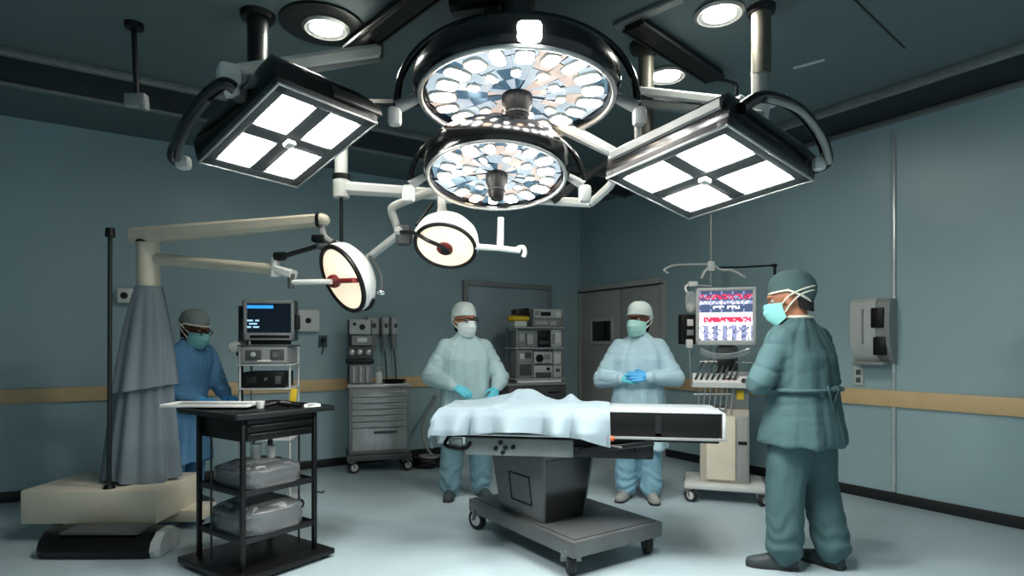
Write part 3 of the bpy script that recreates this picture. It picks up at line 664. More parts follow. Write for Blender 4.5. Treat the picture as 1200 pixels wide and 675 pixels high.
def ring(z, cx, cy, rx, ry, n=28, e=.85):
    out = []
    for k in range(n):
        a = 2*PI*k/n; c, s = math.cos(a), math.sin(a)
        out.append((cx+rx*math.copysign(abs(c)**e, c), cy+ry*math.copysign(abs(s)**e, s), z))
    return out
def person(label, loc, yaw, sc, pose, mats, hem=.45, cap=None, mask='', strap=True, glasses=False, seed=0, tie=False, shoe_open=0):
    r = None
    MW = frame(loc, yaw) @ Matrix.Scale(sc, 4)
    so = Vector((seed*3.7, seed*1.3, seed*2.1))
    lean = pose.get('lean', 0.0)
    def up(p):  # lean the trunk forward above the hips
        p = Vector(p)
        t = max(0, p.z-.95); return Vector((p.x, p.y-t*lean, p.z-t*t*lean*lean*.5))
    nb = up((0, .025, 1.45)); hc = up((0, .01, 1.60))+Vector(pose.get('head_off', (0, 0, 0)))
    HM = Matrix.Translation(hc) @ Matrix.Rotation(pose.get('hyaw', 0), 4, 'Z') @ Matrix.Rotation(pose.get('hpitch', 0), 4, 'X') @ Matrix.Rotation(pose.get('hroll', 0), 4, 'Y') @ Matrix.Scale(1.17, 4)
    # --- body: one continuous skin
    b = MB()
    h = MB(HM); h.bm.free(); h.bm = b.bm
    h.ell((0, .015, .03), (.077, .097, .098), None, 20, 14)
    h.ell((0, -.03, -.045), (.058, .07, .082), None, 18, 12)
    h.ell((0, -.07, -.1), (.027, .024, .02)); h.ell((0, -.084, .034), (.05, .02, .012))
    h.limb((0, -.098, .008), (0, -.121, -.028), .008, .013); h.ell((0, -.112, -.034), (.019, .012, .010))
    h.ell((0, -.096, -.062), (.024, .011, .007)); h.ell((0, -.093, -.074), (.021, .011, .007))
    for s in (-1, 1):
        h.ell((s*.04, -.07, -.028), (.023, .022, .022)); h.ell((s*.079, .012, -.01), (.011, .022, .034), Matrix.Rotation(s*.25, 3, 'Z'))
    b.limb(nb, HM @ Vector((0, .022, -.06)), .06, .054)
    b.loft([[up(p) for p in ring(*a)] for a in ((.86, 0, 0, .14, .1), (.95, 0, 0, .155, .105), (1.1, 0, 0, .14, .1), (1.28, 0, 0, .165, .11), (1.38, 0, .01, .165, .095), (1.45, 0, .02, .08, .06))])
    J = {}
    for s, k in ((1, 'L'), (-1, 'R')):
        sh = up((s*.170, .015, 1.355)); el, wr = Vector(pose[k][0]), Vector(pose[k][1]); J[k] = (sh, el, wr)
        b.limb(sh, el, .05, .04); b.limb(el, wr, .04, .027)
        HF = hand_frame(wr, pose[k][2], pose[k][3])
        b.limb(wr, HF @ Vector((0, .06, 0)), .020, .011)
        hp_, kn_, an = Vector((s*.09, 0, .90)), Vector(pose.get('knee'+k, (s*.1, -.02, .49))), Vector(pose.get('foot'+k, (s*.11, .03, .09)))
        b.limb(hp_, kn_, .082, .055); b.limb(kn_, an, .055, .04)
        b.limb(an, an+Vector((0, -.10, -.052)), .034, .02)
        J['hip'+k] = (hp_, kn_, an)
    body = blob(b, .009, 2); rot_bm(body, MW)
    o = obj('person', body, mats['skin'], None, loc, ang=80); tag(o, label, 'person'); r = o
    for s in (-1, 1):
        e = MB(MW @ HM); e.ell((s*.031, -.071, .008), (.0135, .0135, .0135), None, 14, 10)
        e.mi = 1; e.ell((s*.031, -.0815, .008), (.006, .004, .006), None, 10, 6); obj('eye', e, [m_eye, m_iris], r)
    # --- trousers
    def foldT(p, n):
        q = noise.noise(Vector((p.x*7, p.y*7, p.z*2.2))+so)*.009
        low = max(0, min(1, (.42-p.z)/.3))
        q += low*.007*math.sin(p.z*62+7*noise.noise(Vector((p.x*9, p.y*9, p.z*5))+so)); q -= .007*abs(noise.noise(Vector((p.x*11+p.z*5, p.y*11, p.z*6))+so))
        return q
    t = MB()
    t.loft([ring(*a) for a in ((.80, 0, .0, .15, .12), (.9, 0, 0, .17, .13), (1.02, 0, 0, .16, .12))])
    for k in 'LR':
        hp_, kn_, an = J['hip'+k]
        tw = pose.get('tw', 1.0); t.limb(hp_+Vector((0, 0, -.02)), kn_, .12*tw, .10*tw); t.limb(kn_, an+Vector((0, 0, .05)), .10*tw, .092*tw); t.limb(an+Vector((0, 0, .05)), an+Vector((0, -.005, .01)), .094*tw, .080*tw)
    t = blob(t, .011, 3, foldT); rot_bm(t, MW); obj('trousers', t, mats['trousers'], r, ang=80)
    # --- gown or scrub top
    def fold(p, n):
        th = math.atan2(p.y, p.x); cx, sx = math.cos(th), math.sin(th)
        ax = max(0, min(1, (abs(p.x)-.20)/.05)) if p.z > .9 else 0
        q = (1-ax)*(.010*noise.noise(Vector((cx*3, sx*3, p.z*1.1))+so)+.006*noise.noise(Vector((cx*7+p.z, sx*7, p.z*2.2))+so))
        k = max(0, 1-abs(noise.noise(Vector((p.x*4+p.z*9, p.y*5, p.z*9-p.x*3))+so*3))-.80)/.20
        q -= (.35+.65*ax)*.010*k
        q += .002*noise.noise(Vector((p.x*14, p.y*14, p.z*14))+so)
        if p.z < 1.0: q += min(1, (1.0-p.z)/.4)*.014*math.sin(th*8+2.5*noise.noise(Vector((p.x*3, p.y*3, p.z*1.5))+so))
        return q
    g = MB(); sw = pose.get('girth', 1.0)
    secs = [(hem, 0, 0, .235*sw, .19*sw), ((hem+.95)/2, 0, 0, .222*sw, .175*sw), (.95, 0, 0, .205*sw, .155*sw), (1.1, 0, 0, .198*sw, .148*sw), (1.25, 0, 0, .208*sw, .148*sw), (1.34, 0, .008, .215*sw, .132), (1.40, 0, .015, .19*sw, .108), (1.44, 0, .02, .135, .09), (1.465, 0, .02, .098, .08), (1.495, 0, .015, .076, .074)]
    g.loft([[up(p) for p in ring(*a)] for a in secs])
    for k in 'LR':
        sh, el, wr = J[k]; g.limb(sh, el, .088, .080); m = el.lerp(wr, .55); g.limb(el, m, .080, .068); g.limb(m, el.lerp(wr, .97), .066, .046)
    g = blob(g, .011, 4, fold); rot_bm(g, MW); top_ = obj('surgical_gown' if hem < .7 else 'scrub_top', g, mats['gown'], r, ang=80)
    if tie:
        mb = MB(MW); W_ = 1.06
        pts = [up(p) for p in ring(W_, 0, 0, .213*sw, .163*sw, 30)]
        mb.tube(pts, .011, 8, True); mb.tube(spline([up((0, .165, W_)), up((.05, .2, W_+.02)), up((.02, .19, W_-.05)), up((-.03, .18, W_-.16))]), .008, 6); mb.tube(spline([up((0, .165, W_)), up((-.05, .195, W_+.015)), up((-.02, .185, W_-.06)), up((.03, .18, W_-.13))]), .008, 6)
        obj('waist_tie', mb, mats['gown'], top_)
        mb = MB(MW); mb.tube([up(p) for p in ring(1.492, 0, .016, .077, .075, 26)], .009, 8, True); obj('collar', mb, mats.get('collar', mats['gown']), top_)
    # --- gloves
    for s, k in ((1, 'L'), (-1, 'R')):
        sh, el, wr = J[k]; HF = hand_frame(wr, pose[k][2], pose[k][3])
        gm = MB(); hand(gm, HF @ Matrix.Scale(1.1, 4), s, pose[k][4], pose.get('spread', 1.0), .0118)
        gm.limb(el.lerp(wr, .84), HF @ Vector((0, .02, 0)), .043, .030)
        gm = blob(gm, .0045, 2); rot_bm(gm, MW); obj('glove', gm, mats['glove'+k] if 'glove'+k in mats else mats['glove'], r, ang=80)
    # --- shoes
    for s, k in ((1, 'L'), (-1, 'R')):
        an = J['hip'+k][2]; fy = pose.get('fyaw'+k, s*.25)
        S = MW @ Matrix.Translation((an.x, an.y, 0)) @ Matrix.Rotation(fy, 4, 'Z')
        def sect(y, w, hh, z0=.014):
            q = [(-w, y, z0), (w, y, z0)]
            for i in range(9): a = PI*i/8; q.append((w*math.cos(a)*1.0, y, z0+.012+(hh-z0)*math.sin(a)**.8))
            return q
        mb = MB(S); mb.loft([sect(*a) for a in ((.075, .016, .05), (.068, .032, .085), (.04, .04, .11), (-.01, .042, .115), (-.06, .044, .085), (-.12, .048, .062), (-.17, .044, .05), (-.2, .03, .04), (-.212, .012, .03))])
        sh_ = obj('shoe', mb, mats['shoe'], r)
        sp = [(.03, .075), (.043, .03), (.043, -.06), (.05, -.12), (.045, -.18), (.025, -.214), (-.025, -.214), (-.045, -.18), (-.05, -.12), (-.043, -.06), (-.043, .03), (-.03, .075)]
        obj('sole', MB(S).prism(sp, .001, .02), m_sole, sh_)
    # --- cap
    c = MB(MW @ HM); rings = []
    for i in range(14):
        tt = i/13; row = []
        for j in range(36):
            a = 2*PI*j/36; fr_ = -math.sin(a)         # +1 at the front
            zr = .052-.028*(1-fr_)*.5-.075*max(0, -fr_)
            am = math.acos(max(-1, min(1, (zr-.035)/.118))); al = am*(1-tt)
            pf = 1+.10*math.sin(PI*min(1, (1-tt)*1.05))+.03*noise.noise(Vector((math.cos(a)*4, math.sin(a)*4, tt*4))+so)+.012*math.sin(a*15)*(1-tt)
            q = max(math.sin(al), 1e-3)*pf
            row.append((.088*q*math.cos(a), .022+.112*q*math.sin(a), .035+.112*math.cos(al)*(pf if al < 1.2 else 1)))
        rings.append(row)
    c.loft(rings); cp = obj('surgical_cap', c, cap, r, ang=80)
    mb = MB(MW @ HM); mb.tube([Vector(p)*1.0 for p in rings[0]], .006, 8, True); obj('cap_band', mb, mats.get('band', cap), cp)
    # hair showing below the cap at the nape
    mb = MB(MW @ HM)
    def hf(u, v):
        a = PI*.12+PI*.76*u; zz = .015-.105*v*(.6+.4*math.sin(a)); return (math.cos(a)*(.081-.018*v), .016+math.sin(a)*(.1-.022*v), zz)
    mb.grid(hf, 18, 6, .005); obj('hair', mb, m_hair, r, ang=80)
    # --- mask
    mb = MB(MW @ HM)
    def mf(u, v):
        a = (u-.5)*2*1.32; ca = max(0, math.cos(a))
        zt = .004*ca**4-.018*(1-ca); zb = -.122*ca**.6-.066*(1-ca**.6); zz = zt+(zb-zt)*v
        bul = .024*math.sin(PI*min(1, v*1.0))*ca**1.5+.020*(1-v)*ca**6
        rad = .106-.020*max(0, v-.4)+.0022*math.sin(v*PI*7)*ca
        return (math.sin(a)*(.079-.010*v), .004-ca*rad-bul+.0*a, zz)
    mb.grid(mf, 26, 16, .003); mk = obj('face_mask', mb, mask, r, ang=80)
    mb = MB(MW @ HM)
    for s in (-1, 1):
        mb.tube(spline([(s*.075, -.022, -.018), (s*.09, .02, .008), (s*.086, .07, .022), (s*.05, .125, .03), (0, .14, .032)]), .0045, 6)
        mb.tube(spline([(s*.066, -.022, -.064), (s*.084, .02, -.03), (s*.08, .07, .0), (s*.045, .12, .01), (0, .132, .01)]), .0045, 6)
    obj('mask_strap', mb, mats.get('band', m_maskw), mk)
    if glasses:
        mb = MB(MW @ HM)
        for s in (-1, 1):
            mb.tube([(s*.033+.025*math.cos(a*PI/8), -.118+.010*abs(s*.033+.025*math.cos(a*PI/8))/.05, .010+.016*math.sin(a*PI/8)) for a in range(16)], .0035, 6, True)
            mb.tube([(s*.058, -.108, .014), (s*.086, -.06, .012), (s*.09, .01, .006)], .0035, 6)
        mb.cyl((-.01, -.12, .013), (.01, -.12, .013), .003, None, 6); obj('glasses', mb, m_black, r)
    return r
# surgeon behind the left end of the table
pA = dict(L=((.33, -.02, 1.08), (.245, -.22, 1.0), (-.35, -.55, -.62), (.55, -.5, .5), [.8, .85, .9, .95]),
          R=((-.325, -.03, 1.10), (-.13, -.25, 1.02), (.75, -.35, -.38), (-.1, -.6, .7), [.5, .55, .6, .7]),
          hyaw=.34, hpitch=.06, girth=1.1, tw=1.12, footL=(.15, .03, .09), footR=(-.13, .03, .09), kneeL=(.13, -.02, .49), kneeR=(-.115, -.02, .49))
person('person in pale teal gown with white mask behind the left end of the table', (-.415, 5.3, 0), .22, .975, pA,
       dict(skin=m_skin, gown=m_gownA, trousers=m_trouA, glove=m_glove, shoe=m_shoe), hem=.50, cap=m_cap, mask=m_maskw, glasses=True, seed=1)
# surgeon with crossed hands in front of the double door
pB = dict(L=((.325, -.04, 1.09), (.10, -.27, 1.11), (-.97, -.15, .03), (-.1, -.95, .25), [.25, .25, .3, .35]),
          R=((-.325, -.05, 1.07), (-.13, -.23, 1.09), (.8, -.3, .05), (-.3, -.8, .5), [.6, .7, .8, .9]),
          hyaw=-.38, hpitch=.03, girth=1.1, tw=1.1)
person('person in pale blue gown with hands crossed standing in front of the grey double door', (1.10, 5.2, 0), -.28, .975, pB,
       dict(skin=m_skind, gown=m_gownB, trousers=m_trouB, glove=m_glove, gloveL=m_gloveb, shoe=m_shoeg), hem=.47, cap=m_cap, mask=m_maskl, seed=2)
# person seen from behind at the right
pD = dict(L=((.315, -.06, 1.10), (.10, -.27, 1.09), (-.9, -.3, .05), (0, -.6, .8), [.6, .7, .8, .9]),
          R=((-.31, -.04, 1.10), (-.12, -.24, 1.06), (.85, -.35, .0), (0, -.5, .85), [.6, .7, .8, .9]),
          hyaw=.42, hpitch=.24, lean=.10, head_off=(.035, -.015, 0), girth=1.17, tw=1.12, footL=(.15, -.02, .09), footR=(-.12, .10, .09), kneeL=(.125, -.03, .49), kneeR=(-.11, .03, .49), fyawL=.75, fyawR=.1)
person('person in dark teal scrubs seen from behind, standing at the right', (1.785, 3.66, 0), math.radians(-150), 1.02, pD,
       dict(skin=m_skin, gown=m_scrub, trousers=m_scrub, glove=m_glove, shoe=m_shoe, band=m_band, collar=m_band), hem=.73, cap=m_capD, mask=m_maskt, seed=3, tie=True)
# person in blue half hidden by the grey cover
pC = dict(L=((.26, -.14, 1.06), (.14, -.37, .97), (-.15, -.95, -.1), (.1, -.1, 1), [.4, .45, .5, .55]),
          R=((-.27, -.12, 1.06), (-.13, -.38, .97), (.1, -.95, -.1), (-.1, -.1, 1), [.4, .45, .5, .55]),
          hyaw=.1, hpitch=.32, lean=.22, head_off=(0, -.02, -.03))
person('person in blue gown with teal mask and grey cap beside the grey cover', (-2.74, 4.98, 0), 1.15, .945, pC,
       dict(skin=m_skind, gown=m_gownC, trousers=m_gownC, glove=m_gloveb, shoe=m_shoe, band=m_band), hem=.40, cap=m_capC, mask=m_maskt, seed=4, glasses=True)

# ------------------------------------------------------------------ floor-standing lamp with cloth cover
cb_ = Vector((-2.68, 4.4, 0))
r = thing('floor_lamp', 'tall floor-standing exam lamp with cream column and long jointed arms at the left', 'floor lamp', cb_)
mb = MB(); mb.box2(-3.35, -2.42, 4.06, 4.66, .125, .36, .02); obj('base', mb, m_cream, r)
mb = MB(); mb.box2(-2.62, -2.28, 4.36, 4.62, .05, .145, .02); obj('base_foot', mb, m_cream, r)
for x_, y_ in ((-3.2, 4.2), (-2.55, 4.58), (-3.2, 4.55), (-2.36, 4.5)): caster(r, (x_, y_), .04 if x_ < -2.5 else .03, .13 if x_ < -2.5 else .07, .4, m_rubber, m_dgrey, .03)
zt = P(0, 284, 4.4).z
obj('column', MB().cyl((cb_.x, cb_.y, .36), (cb_.x, cb_.y, zt), .078, .078, 28), m_cream, r)
obj('column_collar', MB().cyl((cb_.x, cb_.y, zt-.005), (cb_.x, cb_.y, zt+.02), .083, .083, 28), m_dark, r)
B0 = P(158, 277, 4.4); B1 = P(377, 258, 4.0)
obj('upper_beam', MB().bar(B0, B1, .12, .115, .085, .08), m_cream, r)
obj('beam_end', MB().ell(B1, (.055, .045, .045)), m_cream, r)
obj('beam_strap', MB().bar(B1+Vector((-.03, .0, .0)), B1+Vector((-.01, 0, .0)), .095, .095), m_black, r)
A0 = P(180, 303, 4.4); A1 = P(324, 316, 4.05)
obj('lower_tube', MB().cyl(A0, A1, .043, .036, 18), m_cream, r)
mb = MB(); mb.cyl(A1+Vector((-.01, 0, -.05)), A1+Vector((-.01, 0, .08)), .035, .03, 16); mb.bar(A1, P(344, 322, 4.0), .07, .06); obj('tube_joint', mb, m_white, r)
obj('joint_cap', MB().cyl(P(322, 301, 4.04), P(334, 300, 4.04), .032, .03, 14), m_black, r)
obj('tie_rod', MB().cyl(P(326, 302, 4.04), P(374, 288, 3.98), .018, .016, 10), m_dark, r)
mb = MB(); mb.cyl(P(341, 321, 4.0), P(341, 338, 4.0), .025, .02, 12); obj('swivel', mb, m_dgrey, r)
obj('lower_rod', MB().cyl(P(342, 331, 4.0), P(388, 330, 3.86), .018, .018, 12), m_white, r)
LH = P(402, 327, 3.9)
n4 = Vector((-.66, -.62, -.43)).normalized()
x, y, z = basis(n4, Vector((.45, 0, -.85))); M4 = axes(LH, x, y, z); Rl = .215
obj('head', MB(M4).lathe([(Rl*.97, -.004), (Rl*1.07, 0), (Rl*1.1, .03), (Rl*1.02, .09), (Rl*.75, .14), (Rl*.3, .17), (0, .172)], None, 40), m_white, r)
obj('head_rim', MB(M4).tube([(Rl*1.03*math.cos(a*PI/24), Rl*1.03*math.sin(a*PI/24), -.006) for a in range(48)], .016, 8, True), m_black, r)
obj('lens', MB(M4).lathe([(Rl*.99, 0), (Rl*.97, -.006), (Rl*.6, -.012), (0, -.015)], None, 36), m_exam, r)
bd = Vector((1, 0, .30)); bd = (bd-n4*bd.dot(n4)).normalized(); bo = LH+n4*.035
mb = MB(); mb.bar(bo-bd*Rl*.98, bo+bd*Rl*.98, .075, .03, .05, .03); mb.ell(bo-bd*.06, (.05, .04, .045)); obj('lens_bar', mb, m_red, r)
obj('head_band', MB(M4).tube([(Rl*1.12*math.cos(-.4+a*PI/24), Rl*1.12*math.sin(-.4+a*PI/24), .06) for a in range(30)], .012, 8), m_black, r)
obj('head_bracket', MB().tube(spline([P(378, 262, 4.0), P(379, 276, 3.98), P(388, 284, 3.96), P(404, 290, 3.96), P(420, 300, 4.0)]), [.024]*33, 10), m_grey, r)
obj('bracket_clamp', MB().box(P(374, 280, 3.98), (.09, .08, .05), None, .015), m_black, r)
obj('latch', MB().box(P(381, 290, 3.93), (.1, .06, .03), None, .01), m_dgrey, r)
obj('side_hook', MB().tube(spline([P(433, 300, 4.06), P(446, 322, 4.0), P(447, 338, 3.95), P(447, 343, 3.94)]), .010, 8), m_dgrey, r)
obj('hook_tip', MB().ell(P(447, 343, 3.94), (.03, .02, .02)), m_chrome, r)
# cloth cover on the column
def cover(zt_, zb_, r0, r1, seed, front=0.0):
    def f(u, v):
        a = 2*PI*u; z = zt_+(zb_-zt_)*v; q = v**.8
        R = r0+(r1-r0)*q
        fo = math.sin(a*7+seed+1.5*math.sin(a*2+v))*.5+.4*math.sin(a*13+seed*2)
        R *= 1+.16*fo*min(1, v*2.5)
        sk = 1+.12*math.cos(a)*v
        return (cb_.x-.07*q+R*math.cos(a)*sk, cb_.y+R*.8*math.sin(a)-.0*front, z+.02*math.sin(a*3+seed)*v)
    return f
zc = P(0, 338, 4.4).z
mb = MB(); mb.grid(cover(zc, .37, .085, .255, 1.0), 120, 34, .004); cv = obj('cloth_cover', mb, m_cloth, None, (cb_.x, cb_.y, zc), ang=80)
tag(cv, 'grey cloth cover hanging in folds over the lamp column at the left', 'cloth cover')
def cover2(u, v):
    a = -PI*.62+PI*.94*u-.0; z = zc+.012+(1.02-zc)*v; q = v**.8; R = .094+(.235-.094)*q
    R *= 1+.10*(math.sin(a*7+1+1.5*math.sin(a*2+v))*.5+.4*math.sin(a*13+2))*min(1, v*2.5)
    return (cb_.x-.045*q+R*1.06*math.cos(a), cb_.y+R*.86*math.sin(a)-.012, z+.03*math.cos(a*1.3)*v)
obj('upper_layer', MB().grid(cover2, 70, 20, .004), m_cloth, cv, ang=80)
# thin dark pole standing on the base
q0 = P(128, 584, 4.12); q1 = P(129, 276, 4.12)
r = thing('thin_pole', 'thin dark pole with small cap at the far left of the grey cover', 'pole', (q0.x-.02, 4.12, .36))
obj('shaft', MB().cyl((q0.x-.0, 4.12, .36), (q1.x, 4.12, q1.z), .014, .014, 12), m_dark, r)
obj('cap', MB().cyl((q1.x, 4.12, q1.z-.01), (q1.x, 4.12, q1.z+.05), .032, .028, 14), m_black, r)
obj('foot', MB().cyl((q0.x, 4.12, .36), (q0.x, 4.12, .385), .04, .03, 16), m_black, r)
# black foot pedal
c_ = Vector((-2.55, 3.9, 0))
r = thing('foot_pedal', 'black foot pedal with chrome end on the floor in front of the cream lamp base', 'foot pedal', c_)
def fp(x, k): return [(x, c_.y+k*a, b) for a, b in ((-.15, .004), (.15, .004), (.17, .05), (.14, .12), (.06, .155), (-.08, .15), (-.15, .10), (-.17, .05))]
obj('body', MB().loft([fp(-3.0, .8), fp(-2.94, .97), fp(-2.6, 1), fp(-2.32, .97), fp(-2.28, .9)]), m_black, r)
obj('end_cap', MB().loft([fp(-2.285, .88), fp(-2.25, .84), fp(-2.23, .7)]), m_lgrey, r)
obj('tread', MB().box((-2.62, 3.88, .152), (.5, .2, .02), None, .008), m_dgrey, r)

# ------------------------------------------------------------------ black tray cart in the front left
KC = Vector((-1.588, 3.73, 0)); ka = Vector((-.816, .578, 0)).normalized(); kb = Vector((-ka.y, ka.x, 0))*-1
if kb.y < 0: kb = -kb
KM = axes(KC, kb, ka, Vector((0, 0, 1)))        # local +x right-back, +y left-back; near corner (-,-)
r = thing('instrument_cart', 'black open-frame cart with slim drawers and two shelves in the front left', 'cart', KC)
s_ = .24; KZ = .955
for i in (-1, 1):
    for j in (-1, 1): obj('post', MB(KM).box2(i*s_-.013, i*s_+.013, j*s_-.013, j*s_+.013, .05, KZ-.02, .003), m_black, r)
obj('worktop', MB(KM).box2(-.325, .325, -.325, .325, KZ-.02, KZ, .006), m_black, r)
mb = MB(KM)
for a in (-1, 1): mb.box2(-.325, .325, a*.325-.006, a*.325+.006, KZ-.022, KZ+.01, .003).box2(a*.325-.006, a*.325+.006, -.325, .325, KZ-.022, KZ+.01, .003)
obj('top_rim', mb, m_dark, r)
obj('drawer_box', MB(KM).box2(-s_+.01, s_-.01, -s_+.005, s_-.01, .79, KZ-.02, .004), m_black, r)
for i in range(3):
    z_ = .80+.047*i
    dw = obj('drawer', MB(KM).box2(-s_+.02, s_-.02, -s_-.012, -s_+.01, z_, z_+.036, .004), m_black, r)
    obj('drawer_lip', MB(KM).box2(-s_+.03, s_-.03, -s_-.022, -s_-.01, z_+.028, z_+.036, .003), m_dark, dw)
for z_ in (.50, .228):
    sh = obj('shelf', MB(KM).box2(-s_, s_, -s_, s_, z_-.012, z_, .003), m_black, r)
    mb = MB(KM)
    for a in (-1, 1): mb.box2(-s_, s_, a*s_-.006, a*s_+.006, z_-.02, z_+.012, .002).box2(a*s_-.006, a*s_+.006, -s_, s_, z_-.02, z_+.012, .002)
    obj('shelf_rim', mb, m_dark, sh)
mb = MB(KM)
for (x_, y_) in ((-s_, .1), (.12, s_), (s_, -.08)): mb.cyl((x_, y_, .06), (x_, y_, .8), .007, None, 8)
obj('brace_rod', mb, m_dark, r)
obj('base_plate', MB(KM).box2(-.33, .33, -.33, .33, .02, .055, .006), m_black, r)
mb = MB(KM)
for i in (-1, 1):
    for j in (-1, 1): mb.cyl((i*.28, j*.28, .0), (i*.28, j*.28, .022), .025, .03, 14)
obj('base_pad', mb, m_rubber, r)
obj('tow_hook', MB(KM).tube([(s_, -s_, .42), (s_+.05, -s_-.02, .405), (s_+.06, -s_-.02, .415)], .006, 8), m_black, r)

def pack(z, label, seed, sx, sy, h, m, tilt=0):
    rnd = random.Random(seed)
    def rr_(k, zz):
        return [(math.copysign(abs(math.cos(a))**.45, math.cos(a))*sx*k*(1+.03*noise.noise(Vector((a*2, zz*30, seed)))), math.copysign(abs(math.sin(a))**.45, math.sin(a))*sy*k, zz+.006*noise.noise(Vector((math.cos(a)*3, math.sin(a)*3, zz*20+seed)))*(1 if zz > z+.01 else 0)) for a in [2*PI*i/44 for i in range(44)]]
    o = thing('instrument_pack', label, 'pack', KM @ Vector((0, 0, z)), 'wrapped packs on the cart shelves')
    obj('tray', MB(KM).loft([rr_(.90, z+.002), rr_(.98, z+.012), rr_(1, z+h*.35), rr_(1.0, z+h*.62), rr_(.97, z+h*.68)]), m_packd, o)
    obj('lid', MB(KM).loft([rr_(1.03, z+h*.62), rr_(1.04, z+h*.68), rr_(1.0, z+h*.78), rr_(.82, z+h*.92), rr_(.5, z+h)]), m_lgrey, o)
    def wf(u, v):
        a = 2*PI*u; k = 1.07+.05*noise.noise(Vector((math.cos(a)*3, math.sin(a)*3, v*3+seed))); zz = z+.004+(h*1.0)*v
        if v > .75: k *= 1-(v-.75)*1.6
        return (math.copysign(abs(math.cos(a))**.5, math.cos(a))*sx*k, math.copysign(abs(math.sin(a))**.5, math.sin(a))*sy*k, zz+.012*noise.noise(Vector((math.cos(a)*5, math.sin(a)*5, v*5+seed)))*v)
    obj('plastic_wrap', MB(KM).grid(wf, 60, 16, .0015), m_clearg, o, ang=80)
    return o
po = pack(.50, 'plastic wrapped instrument pack on the upper cart shelf with white cups on it', 2, .195, .195, .13, m_packd)
pack(.228, 'plastic wrapped instrument pack on the lower cart shelf', 5, .205, .2, .165, m_packd)
def cup(M, R, h, label, m, name='cup', grp=None, cat='cup'):
    o = obj(name, MB(M).lathe([(R*.75, 0), (R*.82, .004), (R, h), (R*.93, h), (R*.75, .008), (0, .008)], None, 22), m, None, M.translation); return tag(o, label, cat, grp)
cup(KM @ Matrix.Translation((.02, .05, .633)), .035, .09, 'white cup left of the other on the wrapped pack inside the cart', m_white)
cup(KM @ Matrix.Translation((.09, -.0, .633)), .03, .075, 'white cup right of the other on the wrapped pack inside the cart', m_white)
# things on the cart top
o = thing('metal_tray', 'long shallow pale tray lying across the left side of the black cart top', 'tray', KM @ Vector((-.06, .2, KZ)))
TMt = axes(KM @ Vector((-.04, .14, KZ+.012)), Vector((.98, .2, 0)).normalized(), Vector((-.2, .98, 0)).normalized(), Vector((0, 0, 1)))
TMt = axes(P(252, 477, 3.72), Vector((1, 0, 0)), Vector((0, 1, 0)), Vector((0, 0, 1))); TMt.translation.z = KZ+.014
obj('pan', MB(TMt).box2(-.29, .24, -.09, .13, -.002, .006, .003), m_satin, o)
mb = MB(TMt)
for a in (-.09, .13): mb.box2(-.29, .24, a-.004, a+.004, 0, .018, .002)
for a in (-.29, .24): mb.box2(a-.004, a+.004, -.09, .13, 0, .018, .002)
obj('rim', mb, m_white, o)
cup(Matrix.Translation(Vector((P(305, 474, 3.7).x, 3.7, KZ+.001))), .028, .045, 'small white cup at the middle of the black cart top', m_white)
c = Vector((P(330, 474, 3.72).x, 3.74, KZ))
o = obj('forceps_roll', MB().tube(spline([c+Vector((-.1, -.03, .016)), c+Vector((-.03, 0, .03)), c+Vector((.04, .01, .022)), c+Vector((.11, 0, .014))]), [.014]*9+[.02]*8+[.014]*8, 10), m_black, None, c)
tag(o, 'dark rolled bundle lying right of the small white cup on the cart top', 'bundle')
c = Vector((P(366, 472, 3.74).x, 3.74, KZ))
o = thing('dressing_pack', 'pale flat dressing pack near the right corner of the black cart top', 'pack', c)
obj('wrap', MB().box(c+Vector((0, 0, .012)), (.1, .07, .022), Matrix.Rotation(.3, 3, 'Z'), .008), m_paper, o)
obj('fold', MB().box(c+Vector((.005, -.01, .025)), (.06, .05, .008), Matrix.Rotation(.5, 3, 'Z'), .003), m_lgrey, o)

# ------------------------------------------------------------------ monitor trolley behind the cart
MT = frame((P(316, 0, 4.75).x, 4.75, 0), .12)
r = thing('monitor_trolley', 'slim steel trolley carrying the blue-lit screen behind the black cart', 'trolley', MT.translation)
for x_ in (-.185, .185):
    for y_ in (-.13, .15): obj('post', MB(MT).cyl((x_, y_, .1), (x_, y_, 1.336 if y_ > 0 or x_ < 0 else 1.2), .009, None, 10), m_lgrey, r)
for z_, w_ in ((1.20, .2), (1.015, .2), (.62, .2), (.12, .22)): obj('shelf', MB(MT).box2(-w_, w_, -.16, .18, z_-.012, z_, .004), m_lgrey, r)
obj('rear_upright', MB(MT).box2(-.246, -.215, .02, .06, .12, 1.66, .006), m_dark, r)
for x_ in (-.18, .18):
    for y_ in (-.13, .15): caster(r, MT @ Vector((x_, y_, 0)), .04, .11, .3, m_rubber, m_grey, .03)
kn = obj('clamp', MB(MT).box2(-.25, -.17, -.03, .05, 1.26, 1.38, .012), m_dgrey, r)
for z_ in (1.33,):
    obj('clamp_knob', MB(MT).lathe([(.0, 0), (.04, 0), (.045, .02), (.04, .05), (0, .055)], Matrix.Translation((-.24, -.03, z_)) @ Matrix.Rotation(PI/2, 4, 'X'), 16), m_lgrey, kn)
    obj('clamp_knob', MB(MT).lathe([(.0, 0), (.035, 0), (.04, .02), (.03, .05), (0, .055)], Matrix.Translation((-.26, .02, z_)) @ Matrix.Rotation(-PI/2, 4, 'Y'), 16), m_lgrey, kn)
